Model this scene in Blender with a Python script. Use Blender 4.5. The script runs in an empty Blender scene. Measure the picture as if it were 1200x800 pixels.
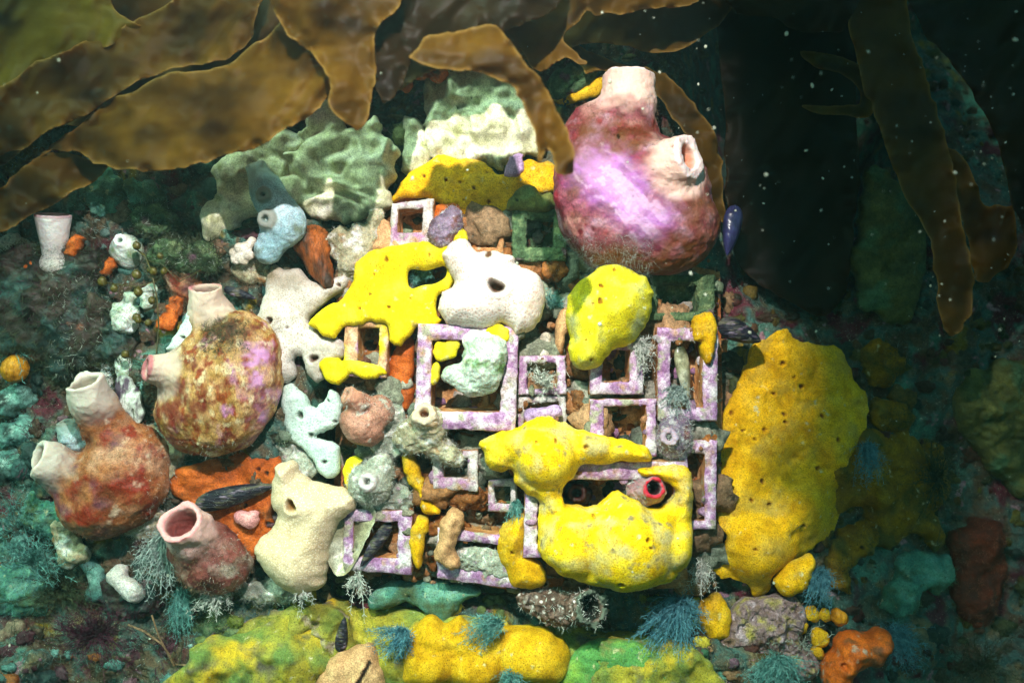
import bpy, math, random
import numpy as np
from mathutils import Vector

random.seed(7)
rng = np.random.default_rng(11)
scene = bpy.context.scene
COL = scene.collection

# ------------------------------------------------------------------ camera, daylight, strobe, exposure
PX = 0.70 / 1200.0            # one photograph pixel on the tile's plane, in metres
DCAM = 0.60                   # camera to tile plane
cam_d = bpy.data.cameras.new('camera')
cam = bpy.data.objects.new('camera', cam_d)
COL.objects.link(cam)
cam.location = (0, -DCAM, 0)
cam.rotation_euler = (math.radians(90), 0, 0)
cam_d.sensor_width = 36
cam_d.lens = 36 * DCAM / 0.70
cam_d.clip_start = 0.01
cam_d.clip_end = 100
cam_d.dof.use_dof = True
cam_d.dof.focus_distance = DCAM - 0.005
cam_d.dof.aperture_fstop = 4.0
scene.camera = cam

SUN_EL, SUN_AZ = math.radians(45), math.radians(210)
world = bpy.data.worlds.new('World')
scene.world = world
world.use_nodes = True
wn = world.node_tree.nodes
wl_ = world.node_tree.links
bg = wn['Background']
sky = wn.new('ShaderNodeTexSky')
sky.sky_type = 'NISHITA'
sky.sun_disc = False
sky.sun_elevation = SUN_EL
sky.sun_rotation = SUN_AZ
water = wn.new('ShaderNodeMix')          # sky light filtered by the sea water above the reef
water.data_type = 'RGBA'
water.blend_type = 'MULTIPLY'
water.inputs[0].default_value = 1.0
water.inputs[7].default_value = (0.38, 0.80, 0.66, 1)
wl_.new(sky.outputs[0], water.inputs[6])
wl_.new(water.outputs[2], bg.inputs[0])
bg.inputs[1].default_value = 0.15

sun_d = bpy.data.lights.new('sun', 'SUN')   # daylight, green-blue and soft after metres of water
sun_d.energy = 4.0
sun_d.angle = math.radians(14)
sun_d.color = (0.60, 0.96, 0.68)
sun = bpy.data.objects.new('sun', sun_d)
COL.objects.link(sun)
sun.rotation_euler = Vector((0.36, 0.62, -0.72)).to_track_quat('-Z', 'Y').to_euler()

strobe_d = bpy.data.lights.new('strobe', 'SPOT')   # the diver's strobe that lit the photograph
strobe_d.energy = 28
strobe_d.color = (1.0, 0.965, 0.90)
strobe_d.spot_size = math.radians(84)
strobe_d.spot_blend = 1.0
strobe_d.shadow_soft_size = 0.0045
strobe = bpy.data.objects.new('strobe', strobe_d)
COL.objects.link(strobe)
strobe.location = (-0.03, -0.50, 0.30)
strobe.rotation_euler = (Vector((-0.05, 0.0, 0.0)) - Vector(strobe.location)).to_track_quat('-Z', 'Y').to_euler()

scene.view_settings.view_transform = 'Standard'
scene.view_settings.look = 'None'
scene.view_settings.exposure = 0
scene.view_settings.gamma = 1
scene.cycles.use_denoising = True
scene.cycles.use_adaptive_sampling = True
scene.cycles.adaptive_threshold = 0.05
scene.cycles.adaptive_min_samples = 16
scene.cycles.volume_bounces = 0
scene.cycles.max_bounces = 4
scene.cycles.diffuse_bounces = 2
scene.cycles.glossy_bounces = 1
scene.cycles.transparent_max_bounces = 8

# ------------------------------------------------------------------ small maths
def _hash(ix, iy, iz, seed):
    h = (ix.astype(np.int64) * 374761393 + iy.astype(np.int64) * 668265263 + iz.astype(np.int64) * 2147483647 + seed * 1442695041) & 0xFFFFFFFF
    h = ((h ^ (h >> 13)) * 1274126177) & 0xFFFFFFFF
    h = h ^ (h >> 16)
    return (h & 0xFFFFFF) / float(0xFFFFFF) * 2 - 1

def vnoise(p, seed=0):
    p = np.asarray(p, float)
    i = np.floor(p).astype(np.int64)
    f = p - i
    u = f * f * f * (f * (f * 6 - 15) + 10)
    r = 0
    for dx in (0, 1):
        wx = u[..., 0] if dx else 1 - u[..., 0]
        for dy in (0, 1):
            wy = u[..., 1] if dy else 1 - u[..., 1]
            for dz in (0, 1):
                wz = u[..., 2] if dz else 1 - u[..., 2]
                r = r + wx * wy * wz * _hash(i[..., 0] + dx, i[..., 1] + dy, i[..., 2] + dz, seed)
    return r

def fbm(p, octs=3, seed=0, gain=0.5):
    a, s, r = 1.0, 1.0, 0
    for k in range(octs):
        r = r + a * vnoise(np.asarray(p) * s, seed + k * 17)
        s *= 2.03
        a *= gain
    return r

def sstep(a, b, x):
    t = np.clip((x - a) / (b - a), 0, 1)
    return t * t * (3 - 2 * t)

def P(px, py, dp=0.0):
    """A place on the reef: photo pixel, and depth in the same units behind (+) or before (-) the tile plane."""
    y = np.asarray(dp, float) * PX
    s = (DCAM + y) / DCAM * PX
    return np.stack(np.broadcast_arrays((np.asarray(px, float) - 600) * s, y, (400 - np.asarray(py, float)) * s), -1)

# ------------------------------------------------------------------ objects
WL = {}
def build(name, V, F, mat, parent=None, smooth=True, attrs=None, mats=None, fmat=None, colors=None, origin=None):
    V = np.asarray(V, float)
    o0 = V.mean(0) if origin is None else np.asarray(origin, float)
    me = bpy.data.meshes.new(name)
    if isinstance(F, np.ndarray) and F.ndim == 2:
        n, k = F.shape
        me.vertices.add(len(V))
        me.vertices.foreach_set('co', (V - o0).astype(np.float32).ravel())
        me.loops.add(n * k)
        me.loops.foreach_set('vertex_index', F.astype(np.int32).ravel())
        me.polygons.add(n)
        me.polygons.foreach_set('loop_start', np.arange(0, n * k, k, dtype=np.int32))
        me.polygons.foreach_set('loop_total', np.full(n, k, dtype=np.int32))
        me.update(calc_edges=True)
        me.validate()
    else:
        me.from_pydata([tuple(v) for v in (V - o0)], [], [tuple(int(i) for i in f) for f in F])
    for m in (mats or [mat]):
        me.materials.append(m)
    np_ = len(me.polygons)
    if fmat is not None and len(fmat) == np_:
        me.polygons.foreach_set('material_index', np.asarray(fmat, dtype=np.int32))
    me.polygons.foreach_set('use_smooth', np.full(np_, smooth))
    for k, a in (attrs or {}).items():
        at = me.attributes.new(k, 'FLOAT', 'POINT')
        at.data.foreach_set('value', np.asarray(a, dtype=np.float32))
    if colors is not None:
        ca = me.color_attributes.new('tint', 'FLOAT_COLOR', 'POINT')
        c4 = np.ones((len(V), 4), dtype=np.float32)
        c4[:, :3] = colors
        ca.data.foreach_set('color', c4.ravel())
    me.update()
    o = bpy.data.objects.new(name, me)
    COL.objects.link(o)
    if parent is not None:
        o.parent = parent
        o.location = o0 - WL[parent.name]
    else:
        o.location = o0
    WL[o.name] = o0
    return o

def empty(name, loc):
    o = bpy.data.objects.new(name, None)
    COL.objects.link(o)
    o.location = loc
    o.empty_display_size = 0.02
    WL[o.name] = np.asarray(loc, float)
    return o

def tag(o, label, cat, group=None):
    o['label'] = label
    o['category'] = cat
    if group:
        o['group'] = group
    return o

# ------------------------------------------------------------------ materials
def C(r, g, b):
    return (r, g, b, 1.0)

def hexc(h):
    """sRGB hex to linear colour"""
    v = [int(h[i:i + 2], 16) / 255 for i in (0, 2, 4)]
    return tuple((x / 12.92 if x <= 0.04045 else ((x + 0.055) / 1.055) ** 2.4) for x in v) + (1.0,)

def material(name, ramp, scale=60, detail=4, dist=0.3, patches=(), specks=(), zones=(), rough=0.6, spec=0.2,
             bump=(), sss=0.0, sssr=(1.0, 0.5, 0.3), sss_scale=0.003, tint=False, coat=0.0, stretch=None, transl=None, transp=None, grain=0.4, gscale=1000):
    m = bpy.data.materials.new(name)
    m.use_nodes = True
    nt = m.node_tree
    N, L = nt.nodes, nt.links
    pb = N['Principled BSDF']
    tc = N.new('ShaderNodeTexCoord')
    vec = tc.outputs['Object']
    if stretch:
        mp = N.new('ShaderNodeMapping')
        mp.inputs['Scale'].default_value = stretch
        L.new(vec, mp.inputs[0])
        vec = mp.outputs[0]
    def noise(sc, det=4, di=0.0, off=0.0):
        n = N.new('ShaderNodeTexNoise')
        n.inputs['Scale'].default_value = sc
        n.inputs['Detail'].default_value = det
        n.inputs['Distortion'].default_value = di
        if off:
            ad = N.new('ShaderNodeVectorMath')
            ad.inputs[1].default_value = (off, off * 1.7, -off)
            L.new(vec, ad.inputs[0])
            L.new(ad.outputs[0], n.inputs['Vector'])
        else:
            L.new(vec, n.inputs['Vector'])
        return n.outputs['Fac']
    def vor(sc, feature='F1'):
        n = N.new('ShaderNodeTexVoronoi')
        n.feature = feature
        n.inputs['Scale'].default_value = sc
        L.new(vec, n.inputs['Vector'])
        return n.outputs['Distance']
    def rampn(fac, stops, interp='LINEAR'):
        r = N.new('ShaderNodeValToRGB')
        r.color_ramp.interpolation = interp
        e = r.color_ramp.elements
        while len(e) < len(stops):
            e.new(0.5)
        for k, (p, c) in enumerate(stops):
            e[k].position = p
            e[k].color = c
        L.new(fac, r.inputs[0])
        return r.outputs[0]
    def mix(fac, a, b, mode='MIX'):
        x = N.new('ShaderNodeMix')
        x.data_type = 'RGBA'
        x.blend_type = mode
        if isinstance(fac, float):
            x.inputs[0].default_value = fac
        else:
            L.new(fac, x.inputs[0])
        for s, v in ((6, a), (7, b)):
            if isinstance(v, tuple):
                x.inputs[s].default_value = v
            else:
                L.new(v, x.inputs[s])
        return x.outputs[2]
    W, K = C(1, 1, 1), C(0, 0, 0)
    col = rampn(noise(scale, min(detail, 4), 0.0), ramp)
    if tint:
        ta = N.new('ShaderNodeAttribute')
        ta.attribute_name = 'tint'
        col = mix(1.0, ta.outputs['Color'], col, 'MULTIPLY')
    for k, (c, sc, thr, soft) in enumerate(patches):
        f = rampn(noise(sc, 3, 0.0, 0.13 * (k + 1)), [(max(0.0, thr - soft), K), (min(1.0, thr + soft), W)])
        col = mix(f, col, c)
    for (c, sc, r0, r1) in specks:
        f = rampn(vor(sc), [(r0, W), (r1, K)])
        col = mix(f, col, c)
    if grain:
        g1 = rampn(noise(gscale, 1, 0.0, 0.31), [(0.34, C(1 - grain, 1 - grain, 1 - grain)), (0.62, W)])
        col = mix(1.0, col, g1, 'MULTIPLY')
        g2 = rampn(noise(gscale * 0.22, 2, 0.0, 0.57), [(0.3, C(1 - grain * 0.7, 1 - grain * 0.75, 1 - grain * 0.8)), (0.55, W)])
        col = mix(1.0, col, g2, 'MULTIPLY')
    for (an, c) in zones:
        a = N.new('ShaderNodeAttribute')
        a.attribute_name = an
        col = mix(a.outputs['Fac'], col, c)
    L.new(col, pb.inputs['Base Color'])
    pb.inputs['Roughness'].default_value = rough
    pb.inputs['Specular IOR Level'].default_value = spec
    if coat:
        pb.inputs['Coat Weight'].default_value = coat
        pb.inputs['Coat Roughness'].default_value = 0.25
    if sss:
        pb.inputs['Subsurface Weight'].default_value = sss
        pb.inputs['Subsurface Radius'].default_value = sssr
        pb.inputs['Subsurface Scale'].default_value = sss_scale
    prev = None
    for (kind, sc, st, dd) in bump:
        b = N.new('ShaderNodeBump')
        b.inputs['Strength'].default_value = st
        b.inputs['Distance'].default_value = dd
        L.new(vor(sc) if kind == 'v' else noise(sc, 1.5), b.inputs['Height'])
        if prev is not None:
            L.new(prev, b.inputs['Normal'])
        prev = b.outputs['Normal']
    if prev is not None:
        L.new(prev, pb.inputs['Normal'])
    out = N['Material Output']
    sh = pb.outputs[0]
    if transl:
        t = N.new('ShaderNodeBsdfTranslucent')
        t.inputs[0].default_value = transl[0]
        ms = N.new('ShaderNodeMixShader')
        ms.inputs[0].default_value = transl[1]
        L.new(sh, ms.inputs[1])
        L.new(t.outputs[0], ms.inputs[2])
        sh = ms.outputs[0]
    if transp:
        t = N.new('ShaderNodeBsdfTransparent')
        t.inputs[0].default_value = transp[0]
        ms = N.new('ShaderNodeMixShader')
        ms.inputs[0].default_value = transp[1]
        L.new(sh, ms.inputs[1])
        L.new(t.outputs[0], ms.inputs[2])
        sh = ms.outputs[0]
    L.new(sh, out.inputs['Surface'])
    return m

# ------------------------------------------------------------------ outlines
def spline(pts, n=6):
    """closed Catmull-Rom through the points"""
    p = np.asarray(pts, float)
    out = []
    m = len(p)
    for i in range(m):
        a, b, c, d = p[i - 1], p[i], p[(i + 1) % m], p[(i + 2) % m]
        for t in np.arange(n) / n:
            out.append(0.5 * ((2 * b) + (c - a) * t + (2 * a - 5 * b + 4 * c - d) * t * t + (3 * b - a - 3 * c + d) * t ** 3))
    return np.array(out)

def seg_dist(Q, poly):
    """distance from points Q to a closed polyline, nearest points and inside test"""
    a = poly
    b = np.roll(poly, -1, 0)
    best = np.full(len(Q), 1e18)
    near = np.zeros_like(Q)
    inside = np.zeros(len(Q), bool)
    for k in range(len(a)):
        d = b[k] - a[k]
        L2 = max(d @ d, 1e-12)
        t = np.clip(((Q - a[k]) @ d) / L2, 0, 1)
        n = a[k] + t[:, None] * d
        dd = ((Q - n) ** 2).sum(1)
        u = dd < best
        best[u] = dd[u]
        near[u] = n[u]
        c = (a[k][1] > Q[:, 1]) != (b[k][1] > Q[:, 1])
        if abs(d[1]) > 1e-12:
            xx = a[k][0] + (Q[:, 1] - a[k][1]) / d[1] * d[0]
            inside ^= c & (Q[:, 0] < xx)
    return np.sqrt(best), near, inside

def patch_grid(outline, holes=(), res=2.0, jitter=0.0, seed=0, n=6):
    """a fine mesh sheet that fills an outline (pixels); returns 2-D points, quads, distance to the rim"""
    pl = spline(outline, n)
    if jitter:
        c = np.c_[pl * 0.09, np.full(len(pl), seed)]
        pl = pl + jitter * np.c_[vnoise(c, 3), vnoise(c, 9)]
        c = np.c_[pl * 0.03, np.full(len(pl), seed)]
        pl = pl + jitter * 1.5 * np.c_[vnoise(c, 13), vnoise(c, 19)]
        c = np.c_[pl * 0.24, np.full(len(pl), seed)]
        pl = pl + jitter * 0.6 * np.c_[vnoise(c, 23), vnoise(c, 29)]
    x0, y0 = pl.min(0) - res * 1.5
    x1, y1 = pl.max(0) + res * 1.5
    nx, ny = int((x1 - x0) / res) + 2, int((y1 - y0) / res) + 2
    gx, gy = np.meshgrid(x0 + np.arange(nx) * res, y0 + np.arange(ny) * res, indexing='ij')
    Q = np.c_[gx.ravel(), gy.ravel()]
    d, near, ins = seg_dist(Q, pl)
    sd = np.where(ins, d, -d)
    for h in holes:
        hp = spline(h, 5)
        hd, hn, hi = seg_dist(Q, hp)
        s2 = np.where(hi, -hd, hd)
        u = s2 < sd
        sd[u] = s2[u]
        near[u] = hn[u]
    inm = (sd > 0).reshape(nx, ny)
    cell = inm[:-1, :-1] | inm[1:, :-1] | inm[1:, 1:] | inm[:-1, 1:]
    idx = np.arange(nx * ny).reshape(nx, ny)
    F = np.stack([idx[:-1, :-1][cell], idx[:-1, 1:][cell], idx[1:, 1:][cell], idx[1:, :-1][cell]], 1)
    used = np.unique(F)
    rem = np.full(nx * ny, -1)
    rem[used] = np.arange(len(used))
    Q2 = Q[used].copy()
    s = sd[used]
    out = s <= 0
    Q2[out] = near[used][out]
    s = np.maximum(s, 0)
    return Q2, rem[F], s

def inflate(name, outline, mat, dp=0, h=20, edge=18, back=10, holes=(), pits=(), bumps=(), noise=(2.5, 0.035), fine=(0.5, 0.2),
            res=1.8, jitter=1.8, seed=0, parent=None, lean=(0, 0, 0, 0), yfun=None, hfun=None, conform=None, domes=()):
    """a cushion with real thickness grown from an outline: front and back swell, oscula are sunk pits"""
    Q, F, s = patch_grid(outline, holes, res, jitter, seed)
    t = np.clip(s / edge, 0, 1)
    prof = np.sqrt(1 - (1 - t) ** 2)
    H = h * prof
    q3 = np.c_[Q, np.full(len(Q), seed * 7.3)]
    H = H + prof * noise[0] * fbm(q3 * noise[1], 3, seed) + prof * fine[0] * vnoise(q3 * fine[1], seed + 5)
    for (bx, by, br, bh) in bumps:
        r2 = ((Q[:, 0] - bx) ** 2 + (Q[:, 1] - by) ** 2) / br ** 2
        H = H + prof * bh * np.exp(-r2 * 1.6)
    for (bx, by, br, bh) in domes:           # rounded lobes that meet in creases
        rr = np.hypot(Q[:, 0] - bx, Q[:, 1] - by) / br
        D = bh * np.sqrt(np.clip(1 - rr * rr, 0, 1)) * np.sqrt(prof)
        H = -smin(-H, -D, 5.0)
    if hfun is not None:
        H = H + prof * hfun(Q[:, 0], Q[:, 1])
    pit = np.zeros(len(Q))
    for pt in pits:
        bx, by, r, dd = pt[:4]
        rr = np.hypot(Q[:, 0] - bx, Q[:, 1] - by) / r
        ang = np.arctan2(Q[:, 1] - by, Q[:, 0] - bx)
        rr = rr * (1 + 0.18 * np.sin(2 * ang + bx) + 0.1 * np.sin(3 * ang + by))
        w = 1 - sstep(0.4, 1.05, rr)
        H = H - dd * 0.8 * w + 0.22 * r * np.exp(-((rr - 1.25) / 0.4) ** 2) * (s > 1)
        pit = np.maximum(pit, 1 - sstep(0.5, 1.0, rr))  # osculum darkening: brown interior plus recess shade put into the colour
    B = back * prof
    base = dp + lean[0] * (Q[:, 0] - lean[1]) + lean[2] * (Q[:, 1] - lean[3])
    if conform is not None:
        base = wall_soft(Q[:, 0], Q[:, 1]) + conform
    if yfun is not None:
        base = base + yfun(Q[:, 0], Q[:, 1])
    c = Q.mean(0)
    sc = (DCAM + base * PX) / DCAM * PX
    def place(depth):
        return np.c_[(Q[:, 0] - 600) * sc, depth * PX, (400 - Q[:, 1]) * sc]
    V1, V2 = place(base - H), place(base + B)
    n = len(Q)
    rim = s <= 0
    m2 = np.where(rim, np.arange(n), np.arange(n) + n)
    V = np.r_[V1, V2]
    Fb = m2[F][:, ::-1]
    FF = np.r_[F, Fb]
    used = np.unique(FF)
    rem = np.full(2 * n, -1)
    rem[used] = np.arange(len(used))
    V = V[used]
    a = np.r_[pit, np.zeros(n)][used]
    return build(name, V, rem[FF], mat, parent, attrs={'pit': a})

def sheet(name, outline, mat, yfun, thick=1.4, res=3.0, jitter=2.0, seed=0, parent=None, n=6):
    """a thin bent blade with a rim, traced in outline, its depth given by yfun(px, py, rim distance)"""
    Q, F, s = patch_grid(outline, (), res, jitter, seed, n)
    y = yfun(Q[:, 0], Q[:, 1], s)
    V1 = P(Q[:, 0], Q[:, 1], y - thick / 2)
    V2 = P(Q[:, 0], Q[:, 1], y + thick / 2)
    k = len(Q)
    rim = s <= 0
    m2 = np.where(rim, np.arange(k), np.arange(k) + k)
    V = np.r_[V1, V2]
    FF = np.r_[F, m2[F][:, ::-1]]
    used = np.unique(FF)
    rem = np.full(2 * k, -1)
    rem[used] = np.arange(len(used))
    e = 0.9 * np.exp(-s / 1.3)  # pale edge highlight, put into the blade's colour
    return build(name, V[used], rem[FF], mat, parent, attrs={'rim': np.r_[e, e][used]})

# ------------------------------------------------------------------ solid bodies from distance fields
def surface_nets(Fv, org, h):
    nx, ny, nz = Fv.shape
    S = Fv < 0
    c = [(0,0,0),(1,0,0),(0,1,0),(1,1,0),(0,0,1),(1,0,1),(0,1,1),(1,1,1)]
    sl = lambda A, o: A[o[0]:nx - 1 + o[0], o[1]:ny - 1 + o[1], o[2]:nz - 1 + o[2]]
    cnt = sum(sl(S, o).astype(np.int8) for o in c)
    act = (cnt > 0) & (cnt < 8)
    I = np.argwhere(act)
    vals = np.stack([sl(Fv, o)[act] for o in c], 1)
    acc = np.zeros((len(I), 3))
    num = np.zeros(len(I))
    co = np.array(c, float)
    for a in range(8):
        for b in range(a + 1, 8):
            if np.abs(co[a] - co[b]).sum() == 1:
                va, vb = vals[:, a], vals[:, b]
                x = (va < 0) != (vb < 0)
                t = np.where(x, va / np.where(np.abs(va - vb) < 1e-12, 1e-12, va - vb), 0)
                acc += np.where(x[:, None], co[a] + t[:, None] * (co[b] - co[a]), 0)
                num += x
    V = (I + acc / num[:, None]) * h + org
    idx = np.full(act.shape, -1)
    idx[act] = np.arange(len(I))
    quads = []
    for ax in range(3):
        o = [0, 0, 0]
        o[ax] = 1
        A = S[:nx - o[0], :ny - o[1], :nz - o[2]]
        B = S[o[0]:, o[1]:, o[2]:]
        E = np.argwhere(A != B)
        u, v = [(1, 2), (2, 0), (0, 1)][ax]
        lim = np.array(act.shape)
        ok = (E[:, u] > 0) & (E[:, v] > 0) & (E[:, u] < lim[u]) & (E[:, v] < lim[v]) & (E[:, ax] < lim[ax])
        E = E[ok]
        flip = ~A[tuple(E.T)]
        def g(du, dv):
            q = E.copy()
            q[:, u] -= du
            q[:, v] -= dv
            return idx[tuple(q.T)]
        Q = np.stack([g(1, 1), g(0, 1), g(0, 0), g(1, 0)], 1)
        Q[flip] = Q[flip][:, ::-1]
        quads.append(Q)
    Fq = np.concatenate(quads)
    Fq = Fq[(Fq >= 0).all(1)]
    return V, Fq

def smin(a, b, k):
    h = np.clip(0.5 + 0.5 * (b - a) / k, 0, 1)
    return b * (1 - h) + a * h - k * h * (1 - h)

def sd_cone(X, a, b, ra, rb):
    ab = b - a
    t = np.clip(((X - a) @ ab) / (ab @ ab), 0, 1)
    return np.linalg.norm(X - a - t[..., None] * ab, axis=-1) - (ra + (rb - ra) * t)

def sd_flatcone(X, a, b, ra, rb):
    """cone with flat ends"""
    ab = b - a
    L = np.linalg.norm(ab)
    ab = ab / L
    s = (X - a) @ ab
    rad = np.linalg.norm(X - a - s[..., None] * ab, axis=-1)
    t = np.clip(s / L, 0, 1)
    return np.maximum(rad - (ra + (rb - ra) * t), np.maximum(-s, s - L))

def sd_ell(X, c, r, ang=0.0):
    q = X - c
    if ang:
        ca, sa = math.cos(math.radians(ang)), math.sin(math.radians(ang))
        q = np.stack([q[..., 0] * ca + q[..., 2] * sa, q[..., 1], -q[..., 0] * sa + q[..., 2] * ca], -1)
    r = np.asarray(r, float)
    k0 = np.linalg.norm(q / r, axis=-1)
    k1 = np.linalg.norm(q / (r * r), axis=-1)
    return np.where(k1 > 1e-9, k0 * (k0 - 1) / np.maximum(k1, 1e-9), -r.min())

def body(name, prims, mat, res=2.0, k=10, noise=(3, 0.04), fine=(0.6, 0.25), seed=0, parent=None, wrinkle=None, marks=None):
    """one continuous organic body. prims in pixels (x right, d depth, y down):
       ('e', (px,py,dp), (rx,rd,rz), angle)  ('c', a, b, ra, rb)  ('s', base, tip, r0, r1, hole_r, hole_depth) siphon with an open mouth  ('-', a, b, ra, rb) hollow"""
    def W(p):
        s = (DCAM + p[2] * PX) / DCAM        # pixel units at that depth
        return np.array([(p[0] - 600) * s, p[2], (400 - p[1]) * s], float)
    pts = []
    for p in prims:
        if p[0] == 'e':
            r = max(p[2])
            rr = np.array(p[2], float)
            rr = np.array([max(p[2][0], p[2][2]) if len(p) > 3 and p[3] else p[2][0], p[2][1], max(p[2][0], p[2][2]) if len(p) > 3 and p[3] else p[2][2]])
            pts += [W(p[1]) - rr, W(p[1]) + rr]
        elif p[0] in 'cs':
            r = max(p[3], p[4])
            pts += [W(p[1]) - r, W(p[1]) + r, W(p[2]) - r, W(p[2]) + r]
    pts = np.array(pts)
    pad = noise[0] * 1.6 + res * 3
    lo, hi = pts.min(0) - pad, pts.max(0) + pad
    n = np.ceil((hi - lo) / res).astype(int) + 1
    g = np.meshgrid(*[lo[i] + np.arange(n[i]) * res for i in range(3)], indexing='ij')
    X = np.stack(g, -1)
    Fv = None
    for p in prims:
        if p[0] == 'e':
            d = sd_ell(X, W(p[1]), p[2], p[3] if len(p) > 3 else 0)
            kk = k
        elif p[0] == 'c':
            d = sd_cone(X, W(p[1]), W(p[2]), p[3], p[4])
            kk = k
        elif p[0] == 's':
            d = sd_flatcone(X, W(p[1]), W(p[2]), p[3], p[4]) - 1.2
            kk = k
        else:
            continue
        Fv = d if Fv is None else smin(Fv, d, kk)
    if noise[0]:
        Fv = Fv + noise[0] * fbm(X * noise[1], 2, seed)
    if wrinkle:
        Fv = Fv + wrinkle[0] * vnoise(X * np.array(wrinkle[1]), seed + 31)
    for p in prims:
        if p[0] == 's' and p[5] > 0:
            a, b = W(p[1]), W(p[2])
            ax = (b - a) / np.linalg.norm(b - a)
            d = sd_cone(X, b - ax * p[6], b + ax * 6, p[5] * 0.8, p[5])
            Fv = -smin(-Fv, d, 2.5)
        elif p[0] == '-':
            d = sd_cone(X, W(p[1]), W(p[2]), p[3], p[4])
            Fv = -smin(-Fv, d, 2.0)
    V, Fq = surface_nets(Fv, lo, res)
    for _ in range(3):                       # relax the skin so that lips and folds are round
        acc = np.zeros_like(V)
        num = np.zeros(len(V))
        for j in range(4):
            np.add.at(acc, Fq[:, j], V[Fq[:, (j + 1) % 4]] + V[Fq[:, j - 1]])
            np.add.at(num, Fq[:, j], 2)
        V = V * 0.45 + 0.55 * acc / np.maximum(num, 1)[:, None]
    if fine[0]:
        # push along normals for a fine skin
        nrm = np.zeros_like(V)
        fn = np.cross(V[Fq[:, 2]] - V[Fq[:, 0]], V[Fq[:, 3]] - V[Fq[:, 1]])
        for j in range(4):
            np.add.at(nrm, Fq[:, j], fn)
        nrm /= np.maximum(np.linalg.norm(nrm, axis=1, keepdims=True), 1e-9)
        V = V + nrm * (fine[0] * vnoise(V * fine[1], seed + 77))[:, None]
    sip = np.zeros(len(V)); rim = np.zeros(len(V)); inn = np.zeros(len(V))
    for p in prims:
        if p[0] == 's':
            a, b = W(p[1]), W(p[2])
            L = np.linalg.norm(b - a)
            ax = (b - a) / L
            s = (V - a) @ ax
            rad = np.linalg.norm(V - a - s[:, None] * ax, axis=1)
            near = 1 - sstep(1.25, 1.7, rad / max(p[3], p[4]))
            wob = 0.12 * vnoise(V * 0.12, seed + 3)
            sip = np.maximum(sip, sstep(0.15, 0.7, s / L + wob) * near)
            rim = np.maximum(rim, sstep(L - 3.2, L - 0.5, s) * near)
            inn = np.maximum(inn, (1 - sstep(p[5] * 0.85, p[5] * 1.1, rad)) * (s > L - p[6] * 1.3) * (s < L + 8) * (1 - sstep(L - 7, L - 2, s) * 0.75))
        elif p[0] == '-':
            d = sd_cone(V, W(p[1]), W(p[2]), p[3], p[4])
            inn = np.maximum(inn, 1 - sstep(0.0, 2.0, d))
    at = {'siphon': sip, 'rim': rim, 'inside': inn}
    for k_, fn in (marks or {}).items():
        s_ = DCAM / (DCAM + V[:, 1] * PX)
        at[k_] = fn(600 + V[:, 0] * s_, 400 - V[:, 2] * s_, V)
    return build(name, V * PX, Fq, mat, parent, attrs=at)

# ------------------------------------------------------------------ hair, tufts and blades
def blades(name, base, direc, length, width, mat, seg=3, curl=0.4, parent=None, seed=0, colors=None, kind='stuff', taper=True):
    """many narrow bent filaments as one mesh"""
    r = np.random.default_rng(seed)
    n = len(base)
    base = np.asarray(base, float)
    d = np.asarray(direc, float)
    d = d / np.maximum(np.linalg.norm(d, axis=1, keepdims=True), 1e-9)
    side = np.cross(d, r.normal(size=(n, 3)))
    side /= np.maximum(np.linalg.norm(side, axis=1, keepdims=True), 1e-9)
    bend = r.normal(size=(n, 3)) * curl
    length = np.broadcast_to(length, n)
    width = np.broadcast_to(width, n)
    V = np.zeros((n, (seg + 1) * 2, 3))
    p = base.copy()
    for k in range(seg + 1):
        w = width * ((1 - 0.8 * k / seg) if taper else 1.0)
        V[:, 2 * k] = p - side * w[:, None] / 2
        V[:, 2 * k + 1] = p + side * w[:, None] / 2
        dd = d + bend * ((k + 1) / seg)
        dd /= np.linalg.norm(dd, axis=1, keepdims=True)
        p = p + dd * (length / seg)[:, None]
    m = (seg + 1) * 2
    f = np.array([[2 * k, 2 * k + 1, 2 * k + 3, 2 * k + 2] for k in range(seg)])
    F = (np.arange(n)[:, None, None] * m + f[None]).reshape(-1, 4)
    cc = None if colors is None else np.repeat(colors, m, 0)
    o = build(name, V.reshape(-1, 3), F, mat, parent, colors=cc, smooth=True)
    if kind:
        o['kind'] = kind
    return o

def surface_pick(o, n, keep=None, seed=0):
    """points and normals on an object's mesh, in world space; keep(px, py, normal) chooses"""
    me = o.data
    k = len(me.vertices)
    co = np.zeros(k * 3)
    no = np.zeros(k * 3)
    me.vertices.foreach_get('co', co)
    me.vertices.foreach_get('normal', no)
    co = co.reshape(-1, 3) + WL[o.name]
    no = no.reshape(-1, 3)
    s = DCAM / (DCAM + co[:, 1]) / PX
    px, py = 600 + co[:, 0] * s, 400 - co[:, 2] * s
    ok = np.ones(k, bool) if keep is None else keep(px, py, no, co)
    i = np.flatnonzero(ok)
    if len(i) == 0:
        return np.zeros((0, 3)), np.zeros((0, 3))
    r = np.random.default_rng(seed)
    i = r.choice(i, n)
    return co[i] + r.normal(size=(n, 3)) * 0.0006, no[i]

def fuzz(o, n, length, mat, keep=None, width=0.34, curl=0.7, droop=0.0, seed=0, name='fuzz', spread=0.5):
    b, nn = surface_pick(o, n, keep, seed)
    if len(b) == 0:
        return None
    r = np.random.default_rng(seed + 1)
    d = nn + r.normal(size=nn.shape) * spread + np.array([0, 0, -droop])
    return blades(name, b, d, r.uniform(0.5, 1.2, n) * length * PX, r.uniform(0.6, 1.3, n) * width * PX, mat, parent=o, curl=curl, seed=seed + 2)

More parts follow.
